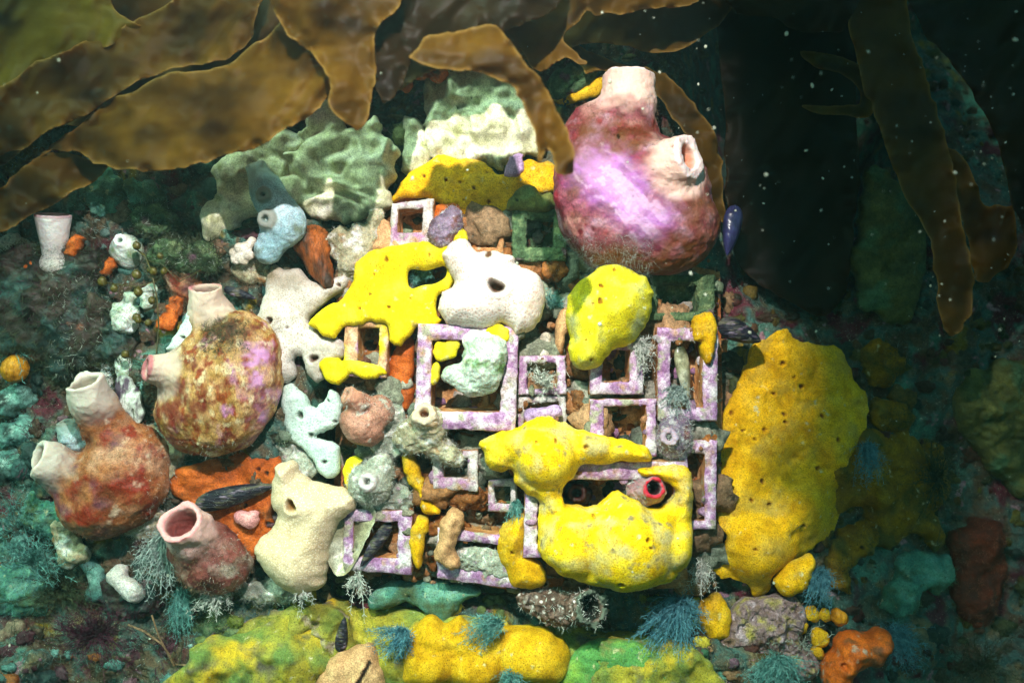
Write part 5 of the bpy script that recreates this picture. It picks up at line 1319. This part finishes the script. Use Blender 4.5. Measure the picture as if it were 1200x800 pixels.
# bead weed: a string of little floats
bw_ = empty('bead_weed', P(186, 440, 0))
tag(bw_, 'olive seaweed string with round bead floats left of the mottled squirt', 'seaweed')
stp = [(160, 292, 4), (170, 300, -6), (178, 320, -8), (184, 350, -10), (186, 380, -8), (184, 405, -10), (182, 425, -14), (190, 432, -10)]
tube('stem', stp, [1.0, 0.9, 0.9, 0.8, 0.8, 0.8, 0.7, 0.6], M['bead'], bw_)
for (x, y, d, r) in [(160, 288, -2, 6), (180, 318, -12, 6), (160, 322, -4, 7), (176, 316, 2, 5), (162, 342, -10, 6.5), (188, 300, -4, 5), (192, 318, -8, 5), (178, 352, -12, 5.5), (160, 372, -8, 6), (162, 375, -12, 5), (174, 378, -10, 5), (147, 415, -14, 6), (120, 330, 0, 7), (134, 338, 0, 6)]:
    r *= 0.75
    v = ico_v * np.array([r, r, r * 1.15]) * (1 + 0.16 * fbm(ico_v * 2 + x, 2, 3))[:, None]
    build('float_bead', P(x, y, d) + v * PX, ico_f, M['bead'], bw_)
for pts in [[(186, 432, -10), (170, 425, -12), (148, 416, -14)], [(182, 330, -8), (160, 336, -4), (122, 331, 0)], [(172, 305, -6), (190, 310, -6), (210, 330, -2), (236, 316, 2)], [(186, 375, -8), (172, 378, -10), (160, 374, -10)]]:
    tube('branch', pts, [0.6] * len(pts), M['bead'], bw_, sides=6)

# ------------------------------------------------------------------ shells
def mussel(name, a, b, width, mat, label, dp=(0, 0), thick=9, seed=0, cat='mussel'):
    """two convex valves, pointed at a and rounded at b"""
    a, b = np.array(a, float), np.array(b, float)
    ax = b - a
    L = np.linalg.norm(ax)
    ax /= L
    nr = np.array([-ax[1], ax[0]])
    root = empty(name, P(*( (a + b) / 2), (dp[0] + dp[1]) / 2))
    for side in (-1, 1):
        V, F = [], []
        nu, nv = 26, 14
        for i in range(nu + 1):
            u = i / nu
            w = width * (u ** 0.62) * ((1 - u ** 3.2) ** 0.5)
            d0 = dp[0] + (dp[1] - dp[0]) * u
            for j in range(nv + 1):
                v = -1 + 2 * j / nv
                q = a + ax * L * u + nr * w * v * 0.5
                z = thick * math.sqrt(max(0, 1 - v * v)) * math.sin(math.pi * min(1, u * 0.92 + 0.06)) ** 0.8
                z += 0.5 * math.sin(u * 40 + v * 2) * (1 - v * v)
                V.append(P(q[0], q[1], d0 - side * (z * 0.9 + 0.6)))
        for i in range(nu):
            for j in range(nv):
                k = i * (nv + 1) + j
                F.append((k, k + 1, k + nv + 2, k + nv + 1))
        build('valve', np.array(V), F, mat, root)
    tag(root, label, cat)
    return root
mu = mussel('mussel', (322, 568), (228, 592), 38, M['mussel'], 'dark mussel lying across the orange sponge', (-4, -10), 13)
for v_ in mu.children:
    fuzz(v_, 160, 4, M['h_grey'], lambda px, py, no, co: co[:, 1] < 0, seed=501)
mussel('mussel', (422, 664), (458, 612), 24, M['mussel'], 'dark open mussel inside the lower left purple box', (-10, 6), 8)
mussel('mussel', (892, 400), (842, 378), 40, M['mussel'], 'black mussel right of the double lobed yellow sponge', (8, 4), 14)
mussel('mussel', (852, 300), (862, 240), 34, M['mussel_blue'], 'blue black mussel right of the purple sea squirt', (14, 10), 12)
mussel('mussel', (806, 468), (796, 404), 26, M['pearl'], 'grey edged shell standing in a right tile box', (10, 0), 8, cat='shell')
mussel('mussel', (300, 350), (262, 338), 18, M['mussel'], 'thin olive shell tucked beside the upper siphon of the mottled squirt', (2, 0), 6, cat='shell')
mussel('clam', (404, 722), (398, 764), 22, M['mussel'], 'small black shell standing on the ledge at lower left', (-8, -8), 7, cat='shell')
def scallop(name, outline, mat, dp, label, depth=12, seed=0):
    Q, F, s = patch_grid(outline, (), 2.0, 1.2, seed)
    c = Q.mean(0)
    dish = depth * np.clip(s / 20, 0, 1) ** 0.7
    rib = 0.8 * np.sin(np.hypot(Q[:, 0] - c[0], Q[:, 1] - Q[:, 1].max()) * 0.45)
    y = dp + dish + rib
    V1, V2 = P(Q[:, 0], Q[:, 1], y), P(Q[:, 0], Q[:, 1], y + 2.5)
    n = len(Q)
    return tag(build(name, np.r_[V1, V2], np.r_[F, F[:, ::-1] + n], mat), label, 'shell')
o = scallop('scallop_shell', [(382, 650), (384, 628), (390, 606), (404, 594), (424, 588), (438, 596), (440, 610), (430, 630), (420, 652), (410, 668), (392, 672)], M['pearl'], -8, 'open pearly shell between the cream sponge and a purple box', 12, 3)
fuzz(o, 120, 6, M['h_white'], lambda px, py, no, co: (py < 640) & (no[:, 1] < 0), seed=130)
o = tag(body('warty_snail', [('c', (620, 702, 6), (655, 714, -4), 14, 19), ('c', (655, 714, -4), (680, 714, -10), 18, 15), ('s', (670, 713, -10), (694, 712, -42), 15, 20, 16, 22)], M['warty'], res=1.5, k=8, noise=(3.5, 0.13), fine=(1.5, 0.3), seed=40), 'warty brown snail shell with a flared opening under the tile', 'snail')
fuzz(o, 500, 6, M['h_white'], lambda px, py, no, co: (no[:, 1] < 0.4), seed=131, width=0.7)

# ------------------------------------------------------------------ hydroids and plumes
def H(o, label, cat='hydroid', group=None):
    return tag(o, label, cat, group)
H(tuft('feathery_hydroid', (476, 740, -18), [(432, 735, -24), (434, 752, -30), (446, 768, -32), (464, 778, -28), (478, 770, -26)], M['h_blue'], w=0.7, n=127, seed=1), 'blue feathery hydroid on the golden ledge sponge, left one')
H(tuft('feathery_hydroid', (588, 732, -22), [(556, 722, -22), (545, 734, -30), (543, 750, -34), (552, 764, -32), (568, 762, -30)], M['h_teal'], w=0.7, n=127, seed=2), 'teal feathery hydroid on the golden ledge sponge, middle one')
H(tuft('feathery_hydroid', (798, 706, 4), [(758, 720, -10), (744, 742, -20), (752, 762, -26), (775, 774, -28), (800, 768, -26), (822, 745, -16), (826, 712, -8)], M['h_blue'], w=0.7, n=289, barb=8, seed=3, spread=8), 'large blue bushy hydroid under the right end of the tile')
H(tuft('feathery_hydroid', (912, 772, -4), [(868, 794, -14), (880, 808, -22), (905, 815, -22), (935, 808, -20), (958, 792, -12)], M['h_teal'], w=0.7, n=187, seed=4, spread=8), 'teal bushy hydroid at the bottom right edge')
H(tuft('feathery_hydroid', (962, 668, 24), [(944, 682, 14), (944, 700, 10), (958, 714, 8), (974, 704, 10), (978, 684, 14)], M['h_blue'], w=0.7, n=136, seed=5), 'small blue hydroid right of the yellow finger lobe')
H(tuft('feathery_hydroid', (1040, 740, 34), [(1044, 770, 20), (1056, 785, 18), (1076, 780, 20), (1084, 760, 24), (1078, 742, 26)], M['h_blue'], w=0.7, n=170, seed=6, spread=8), 'dim blue hydroid right of the orange mouthed sponge')
H(tuft('feathery_hydroid', (600, 792, -30), [(586, 798, -36), (590, 810, -40), (604, 814, -40), (616, 802, -36)], M['h_teal'], w=0.7, n=85, seed=7), 'teal hydroid tip at the bottom edge centre')
H(tuft('feathery_hydroid', (1018, 520, 60), [(1002, 545, 46), (1012, 562, 44), (1030, 560, 44), (1040, 540, 48)], M['h_blue'], w=0.7, n=102, seed=8), 'dim blue hydroid above the right knobbly sponge')
H(tuft('feathery_plume', (196, 622, -6), [(160, 640, -20), (158, 668, -28), (172, 690, -28), (195, 700, -26), (208, 682, -22)], M['h_pale'], n=110, barb=9, seed=9, spread=8), 'pale grey plume left of the dusky red squirt')
H(tuft('feathery_plume', (212, 690, 6), [(196, 730, -6), (205, 750, -8), (218, 752, -8), (228, 730, -4)], M['h_teal'], w=0.7, n=102, barb=8, seed=10), 'thin teal plume hanging under the dusky red squirt')
H(tuft('feathery_plume', (258, 690, -6), [(222, 712, -16), (235, 722, -18), (255, 722, -18), (275, 712, -14)], M['h_white'], n=50, barb=8, seed=11), 'whitish fringe below the dusky red squirt')
H(tuft('feathery_plume', (355, 690, -14), [(344, 706, -20), (352, 716, -22), (362, 712, -22), (368, 702, -20)], M['h_white'], n=22, barb=6, seed=12), 'white branching fringe below the cream sponge')
H(tuft('feathery_plume', (418, 672, 0), [(404, 690, -6), (412, 704, -8), (430, 710, -8), (440, 694, -6)], M['h_white'], n=26, barb=7, seed=13), 'white hair fringe under the pearly shell')
H(tuft('feathery_plume', (794, 456, -8), [(776, 458, -20), (780, 476, -24), (794, 484, -24), (808, 474, -22), (806, 456, -18)], M['h_pale'], n=90, barb=5, seed=14, spread=4), 'pale blue curly plume on the wall of a right tile box')
H(tuft('feathery_plume', (494, 328, 20), [(482, 334, 8), (484, 322, 4), (500, 318, 2), (514, 322, 4)], M['h_teal'], w=0.7, n=68, barb=5, seed=15, spread=3), 'green white plume in the gap of the bright yellow sponge')
H(tuft('feathery_plume', (826, 665, 6), [(800, 680, -6), (812, 690, -8), (828, 690, -8), (842, 676, -4)], M['h_white'], n=40, barb=7, seed=16), 'white fringe at the lower right corner of the tile')
H(tuft('feathery_plume', (640, 452, -6), [(612, 440, -14), (628, 432, -16), (648, 438, -14), (656, 456, -12), (630, 466, -12)], M['h_white'], n=60, barb=5, seed=17, spread=4), 'white curly plume in the small box right of the large pink box')
H(tuft('feathery_plume', (748, 402, -10), [(748, 420, -18), (752, 440, -20), (762, 445, -16), (766, 420, -14), (764, 398, -12)], M['h_white'], n=70, barb=5, seed=18, spread=4), 'white ragged plume between two right tile boxes')
H(tuft('feathery_plume', (604, 588, 4), [(594, 606, -2), (600, 616, -4), (610, 614, -4), (612, 600, -2)], M['h_teal'], w=0.7, n=68, barb=4, seed=19, spread=4), 'dark teal tuft left of the golden sponge box')
H(tuft('feathery_plume', (650, 362, 14), [(640, 352, 4), (648, 340, 2), (660, 346, 4), (662, 360, 6)], M['h_teal'], w=0.7, n=85, barb=4, seed=20, spread=4), 'teal tuft between the white and yellow cushion sponges')
# dark seaweeds lower left
def bush(cx, cy, rx, ry, dp, mat, n, label, seed, name='bushy_alga', barb=8):
    a = np.linspace(0.1, 2 * math.pi - 0.1, 14)
    return H(tuft(name, (cx, cy, dp + 22), [(cx + rx * math.cos(t), cy + ry * math.sin(t), dp - 10) for t in a], M[mat], n=n, barb=barb, seed=seed, spread=9, sag=0), label, 'seaweed')
bush(110, 745, 52, 44, -7, 'h_maroon', 190, 'dark maroon bushy seaweed at lower left', 201)
bush(30, 770, 46, 40, -1, 'h_dark', 120, 'dark green bushy seaweed in the lower left corner', 202)
bush(180, 770, 40, 34, -5, 'h_maroon', 110, 'maroon seaweed right of the darkest bush on the ledge', 203)
bush(70, 690, 44, 34, 7, 'h_dark', 110, 'dark seaweed behind the aqua sponge scrap', 204)
bush(20, 620, 34, 50, 15, 'h_teal', 90, 'dim teal seaweed at the left edge below the rusty squirt', 205)
bush(85, 440, 44, 34, 19, 'h_dark', 110, 'dark seaweed behind the upper siphon of the rusty squirt', 206)
bush(40, 520, 26, 40, 19, 'h_maroon', 80, 'maroon seaweed behind the lower siphon of the rusty squirt', 207)
bush(230, 285, 40, 26, 11, 'h_dark', 110, 'dark fine seaweed above the mottled squirt', 208)
bush(140, 440, 36, 40, 12, 'h_dark', 110, 'dark seaweed between the rusty squirt and the striped shell', 212)
bush(40, 660, 40, 34, 10, 'h_teal', 120, 'teal feathery seaweed at the left edge above the corner bush', 213)
bush(215, 740, 34, 26, 6, 'h_dark', 90, 'dark seaweed left of the lime sponge bank', 214)
bush(10, 400, 26, 40, 12, 'h_teal', 80, 'teal feathery seaweed at the left edge above the ochre ball', 215)
bush(930, 765, 30, 24, 20, 'h_grey', 60, 'grey wispy seaweed above the bottom right hydroid', 209)
bush(1100, 560, 40, 60, 90, 'h_dark', 90, 'dark seaweed clump at right behind the knobbly sponge', 210)
bush(1150, 780, 60, 40, 60, 'h_dark', 90, 'dark seaweed in the lower right corner', 211)
for k, pts in enumerate([[(150, 732, -14), (170, 740, -18), (190, 755, -20), (205, 776, -20)], [(178, 720, -12), (186, 745, -18), (198, 768, -20), (204, 780, -22)], [(205, 778, -20), (230, 780, -22), (262, 790, -22)]]):
    tag(tube('twig', pts, [1.2] * len(pts), M['h_brown'], lump=0.4, seed=k), ['thin grey twig slanting across the maroon seaweed', 'steeper grey twig right of the slanting one', 'short grey twig lying along the lower ledge'][k], 'twig')

# ================================================================== kelp
def wave(d0, gx=0.0, gy=0.0, amp=6, sc=0.02, seed=0, frill=5):
    def f(px, py, s):
        q = np.stack([px * sc, py * sc, np.full(len(px), seed)], -1)
        q2 = np.stack([px * 0.07, py * 0.07, np.full(len(px), seed + 3)], -1)
        q3 = np.stack([(px * 0.8 + py * 0.6) * 0.045, (py * 0.8 - px * 0.6) * 0.014, np.full(len(px), seed + 5)], -1)
        return d0 + gx * (px - 600) + gy * (py - 100) + amp * fbm(q, 2, seed) + 6 * fbm(q3, 2, seed + 2) + 1.8 * frill * vnoise(q2, seed) * np.exp(-s / 14)
    return f
def K(outline, mat, yf, label, seed, jitter=2.5, res=3.0):
    return tag(sheet('kelp_blade', outline, M[mat], yf, 1.6, res, jitter, seed), label, 'kelp')
K([(-120, -120), (110, -120), (130, -10), (150, 24), (170, 34), (140, 51), (92, 68), (50, 96), (0, 126), (-120, 190)], 'kelp_olive', wave(-45, 0.02, 0.05, 14, 0.012, 1), 'broad olive kelp blade in the upper left corner', 1)
K([(-120, 230), (-120, 150), (0, 100), (50, 70), (100, 46), (140, 30), (190, 8), (250, -40), (320, -60), (300, 20), (297, 40), (290, 54), (264, 72), (190, 86), (120, 122), (60, 156), (0, 186)], 'kelp', wave(-52, 0.02, 0.04, 14, 0.014, 2), 'brown kelp blade under the upper left blade', 2)
K([(18, 208), (48, 180), (78, 158), (126, 121), (190, 90), (240, 80), (288, 60), (320, 34), (346, 24), (366, 60), (388, 100), (378, 120), (352, 142), (320, 160), (292, 174), (250, 187), (200, 196), (150, 197), (116, 192), (80, 176), (50, 182)], 'kelp', wave(-225, -0.33, -0.05, 16, 0.012, 3), 'long brown kelp blade with a pale frilled edge at left, the lowest big one', 3)
K([(-80, 300), (-40, 240), (0, 226), (20, 204), (50, 180), (90, 182), (122, 194), (112, 212), (70, 234), (30, 258), (0, 270)], 'kelp', wave(-30, 0.02, 0.05, 12, 0.02, 4), 'short dark brown kelp blade at the left edge', 4)
K([(330, 30), (300, -60), (460, -80), (470, 0), (438, 40), (440, 78), (434, 110), (428, 146), (410, 150), (384, 124), (386, 100), (360, 60)], 'kelp', wave(-175, 0.0, 0.02, 14, 0.016, 5), 'dark brown kelp blade hanging left of centre at the top', 5)
K([(436, 40), (470, 6), (440, -60), (640, -80), (660, 0), (600, 34), (575, 28), (540, 40), (500, 62), (486, 66), (470, 100), (456, 120), (438, 100)], 'kelp_shaded', wave(-130, 0.0, 0.02, 14, 0.018, 6), 'dark shaded kelp blade at top centre', 6)
K([(484, 66), (500, 46), (540, 36), (574, 28), (600, 52), (626, 84), (646, 120), (664, 156), (677, 196), (656, 200), (646, 184), (640, 174), (634, 192), (628, 166), (620, 136), (604, 106), (566, 84), (522, 78)], 'kelp', wave(-210, 0.05, -0.1, 14, 0.015, 7), 'curled brown kelp tip hanging at top centre beside the purple squirt', 7, res=2.5)
K([(540, 50), (560, -40), (720, -60), (840, -40), (820, 0), (790, 6), (740, 10), (700, 18), (690, 14), (660, 44), (690, 80), (660, 70), (630, 84), (600, 50)], 'kelp', wave(-70, 0.02, 0.1, 8, 0.02, 8), 'olive brown kelp blade with yellow toothed rim at the top', 8)
K([(660, 44), (684, 56), (720, 70), (762, 84), (800, 106), (826, 140), (846, 190), (848, 260), (830, 232), (822, 190), (800, 150), (770, 120), (740, 100), (712, 84), (692, 86), (676, 70)], 'kelp', wave(30, 0.02, 0.05, 6, 0.02, 9), 'narrow kelp strap arching behind the purple squirt', 9, res=2.5)
K([(990, -60), (1060, -60), (1066, 40), (1082, 80), (1098, 120), (1108, 165), (1122, 220), (1136, 280), (1142, 330), (1138, 372), (1118, 398), (1104, 384), (1096, 330), (1088, 280), (1064, 230), (1040, 180), (1016, 110), (996, 30)], 'kelp_thin', wave(-60, 0.02, 0.05, 12, 0.014, 10), 'long dark kelp strap hanging at the right', 10)
K([(1100, 166), (1118, 176), (1140, 200), (1156, 236), (1180, 240), (1192, 262), (1186, 300), (1160, 330), (1140, 320), (1130, 270), (1118, 230), (1106, 196)], 'kelp', wave(-20, 0.02, 0.05, 10, 0.02, 11), 'brown kelp flap behind the long dark strap', 11)
K([(1062, -60), (1320, -60), (1320, 360), (1260, 350), (1206, 300), (1180, 210), (1150, 130), (1110, 70), (1074, 20)], 'kelp_shaded', wave(-40, 0.0, 0.05, 12, 0.014, 12), 'dark kelp blade in the upper right corner', 12)
K([(840, -70), (1000, -70), (1000, 20), (960, 40), (900, 24), (850, 0)], 'kelp_shaded', wave(-50, 0.0, 0.05, 10, 0.02, 13), 'dark kelp blade at the top, right of the toothed blade', 13)
# unseen kelp blades added above the frame to shade the right side of the reef
def shade_blade(rows, label, seed, mat='kelp_shaded'):
    R_ = np.array(rows, float)                       # each row: left end and right end, in metres
    n, m = 60, 22
    u = np.linspace(0, len(R_) - 1, n)
    i0 = np.minimum(u.astype(int), len(R_) - 2)
    f = (u - i0)[:, None]
    A = R_[i0, :3] * (1 - f) + R_[i0 + 1, :3] * f
    B = R_[i0, 3:] * (1 - f) + R_[i0 + 1, 3:] * f
    v = np.linspace(0, 1, m)[None, :, None]
    G = A[:, None] * (1 - v) + B[:, None] * v
    G = G + 0.002 * np.stack([fbm(G * 22 + 3 * k_, 3, seed + k_) for k_ in range(3)], -1)
    nn = np.array([0.2, -1.0, 0.35]) * 0.0005
    V = np.r_[(G - nn).reshape(-1, 3), (G + nn).reshape(-1, 3)]
    ix = np.arange(n * m).reshape(n, m)
    F = np.stack([ix[:-1, :-1], ix[:-1, 1:], ix[1:, 1:], ix[1:, :-1]], -1).reshape(-1, 4)
    return tag(build('kelp_blade', V, np.r_[F, F[:, ::-1] + n * m], M[mat], attrs={'rim': np.zeros(len(V))}), label, 'kelp')
def gobo(px, py, t):
    w = P(px, py, 40)
    return tuple(w + (np.array(strobe.location) - w) * t)
shade_blade([gobo(815, -260, 0.78) + gobo(1130, -260, 0.785), gobo(835, 0, 0.78) + gobo(1130, 0, 0.785), gobo(860, 200, 0.78) + gobo(1130, 200, 0.785), gobo(890, 330, 0.78) + gobo(1130, 330, 0.785), gobo(940, 400, 0.78) + gobo(1130, 400, 0.785), gobo(925, 470, 0.78) + gobo(1130, 470, 0.785), gobo(878, 530, 0.78) + gobo(1130, 530, 0.785), gobo(890, 560, 0.78) + gobo(1130, 560, 0.785), gobo(950, 600, 0.78) + gobo(1130, 600, 0.785), gobo(972, 650, 0.78) + gobo(1130, 650, 0.785), gobo(1040, 760, 0.78) + gobo(1130, 760, 0.785), gobo(1100, 860, 0.78) + gobo(1130, 860, 0.785)], 'unseen brown kelp blade added before the strobe to shade the right side', 21, 'kelp_thin')
shade_blade([(-0.17, -0.75, 0.44, 0.24, -0.75, 0.44), (-0.13, -0.50, 0.42, 0.26, -0.50, 0.42), (-0.09, -0.31, 0.40, 0.28, -0.30, 0.41), (-0.01, -0.14, 0.37, 0.30, -0.12, 0.39), (0.08, 0.02, 0.34, 0.32, 0.02, 0.36), (0.12, 0.10, 0.32, 0.34, 0.12, 0.33)], 'unseen broad kelp roof added to block the sun over the right side', 23)
K([(-140, 200), (-140, -140), (470, -140), (450, 30), (400, 110), (340, 100), (250, 110), (150, 140), (60, 150), (0, 190)], 'kelp', wave(-14, 0.0, 0.05, 16, 0.016, 18), 'shaded brown kelp blade behind the left blades', 18, res=4)
K([(430, 60), (440, -100), (860, -100), (850, 20), (780, 60), (700, 50), (640, 70), (560, 60), (500, 90), (450, 100)], 'kelp', wave(10, 0.0, 0.05, 14, 0.014, 19), 'deep shaded kelp blade behind the centre blades', 19, res=4)
K([(1230, 120), (1330, 140), (1340, 400), (1300, 520), (1240, 440), (1215, 300)], 'kelp_shaded', wave(-60, 0.0, 0.05, 12, 0.014, 14), 'dark kelp blade at the right photo edge', 14)
K([(852, -70), (1014, -70), (1004, 60), (1008, 180), (1002, 280), (990, 340), (960, 372), (920, 350), (880, 330), (858, 280), (850, 150)], 'kelp_shaded', wave(70, 0.0, 0.02, 12, 0.014, 16), 'near-black kelp blade in the shade right of the purple squirt', 16, res=4)
K([(938, 62), (960, 60), (1000, 72), (1020, 100), (1024, 130), (1012, 140), (985, 134), (960, 132), (940, 124), (960, 122), (990, 124), (1006, 122), (1004, 104), (985, 86), (955, 78)], 'kelp_olive', wave(60, 0.0, 0.0, 6, 0.03, 15), 'curled dim green kelp loop in the dark gap', 15, res=2.5, jitter=1)

o = S(body('orange_growth', [('e', (492, 84, 20), (11, 10, 12)), ('e', (514, 88, 16), (13, 11, 9)), ('e', (476, 100, 24), (8, 8, 10))], M['orange_knob'], res=1.5, k=5, noise=(1.5, 0.09), seed=45), 'orange lumps between the dark kelp and green crust sponge')
o = S(inflate('grey_sponge', [(640, 100), (650, 84), (672, 78), (692, 72), (700, 84), (690, 98), (668, 112), (650, 116)], M['mossy'], dp=50, h=10, edge=10, back=14, seed=71, noise=(4, 0.08)), 'grey green sponge behind the kelp tip, left of the big siphon')
o = S(inflate('crust_sponge', [(648, 118), (670, 104), (700, 92), (716, 86), (708, 110), (690, 118), (664, 122)], M['yel_e'], dp=56, h=8, edge=10, back=12, seed=72), 'shaded yellow sponge patch behind the kelp strap')
o = S(inflate('crust_sponge', [(180, -30), (270, -40), (272, 0), (250, 16), (215, 22), (196, 20)], M['lilac'], dp=40, h=12, edge=12, back=16, seed=73, noise=(4, 0.06)), 'mauve crust seen between the kelp blades at the top')

# ================================================================== particles adrift in the water
PV, PF = [], []
po = 0
octv = np.array([(1,0,0),(-1,0,0),(0,1,0),(0,-1,0),(0,0,1),(0,0,-1)], float)
octf = np.array([(0,2,4),(2,1,4),(1,3,4),(3,0,4),(2,0,5),(1,2,5),(3,1,5),(0,3,5)])
for k in range(260):
    if rng.uniform() < 0.8:
        x, y = rng.uniform(700, 1260), rng.uniform(-40, 420)
    else:
        x, y = rng.uniform(-60, 1260), rng.uniform(-60, 860)
    r = min(3.2, 0.35 + rng.exponential(0.42))
    d = rng.uniform(-260, -60)
    th = rng.uniform(0, math.pi)
    e = rng.uniform(1, 1.9)
    v = ico1_v * np.array([r * e, r, r])
    v = np.c_[v[:, 0] * math.cos(th) - v[:, 2] * math.sin(th), v[:, 1], v[:, 0] * math.sin(th) + v[:, 2] * math.cos(th)]
    PV.append(P(x, y, d) + v * PX * 0.8)
    PF.append(ico1_f + po)
    po += len(ico1_v)
pt = build('drifting_particles', np.concatenate(PV), np.concatenate(PF), M['speck'])
pt['kind'] = 'stuff'
tag(pt, 'tiny pale specks drifting in the water', 'particles')


# ================================================================== the water itself
hv = bpy.data.materials.new('sea_water')
hv.use_nodes = True
nt = hv.node_tree
for n_ in list(nt.nodes):
    if n_.type == 'BSDF_PRINCIPLED':
        nt.nodes.remove(n_)
pv = nt.nodes.new('ShaderNodeVolumePrincipled')
pv.inputs['Color'].default_value = (0.45, 0.88, 0.84, 1)
pv.inputs['Density'].default_value = 0.05
pv.inputs['Anisotropy'].default_value = 0.2
nt.links.new(pv.outputs[0], nt.nodes['Material Output'].inputs['Volume'])
x0, x1, y0, y1, z0, z1 = -1.9, 2.1, -0.85, 0.9, -1.3, 1.3
bv = [(x, y, z) for x in (x0, x1) for y in (y0, y1) for z in (z0, z1)]
hz = build('haze', np.array(bv), np.array([(0, 1, 3, 2), (4, 6, 7, 5), (0, 4, 5, 1), (2, 3, 7, 6), (0, 2, 6, 4), (1, 5, 7, 3)]), hv, smooth=False)
hz['kind'] = 'stuff'
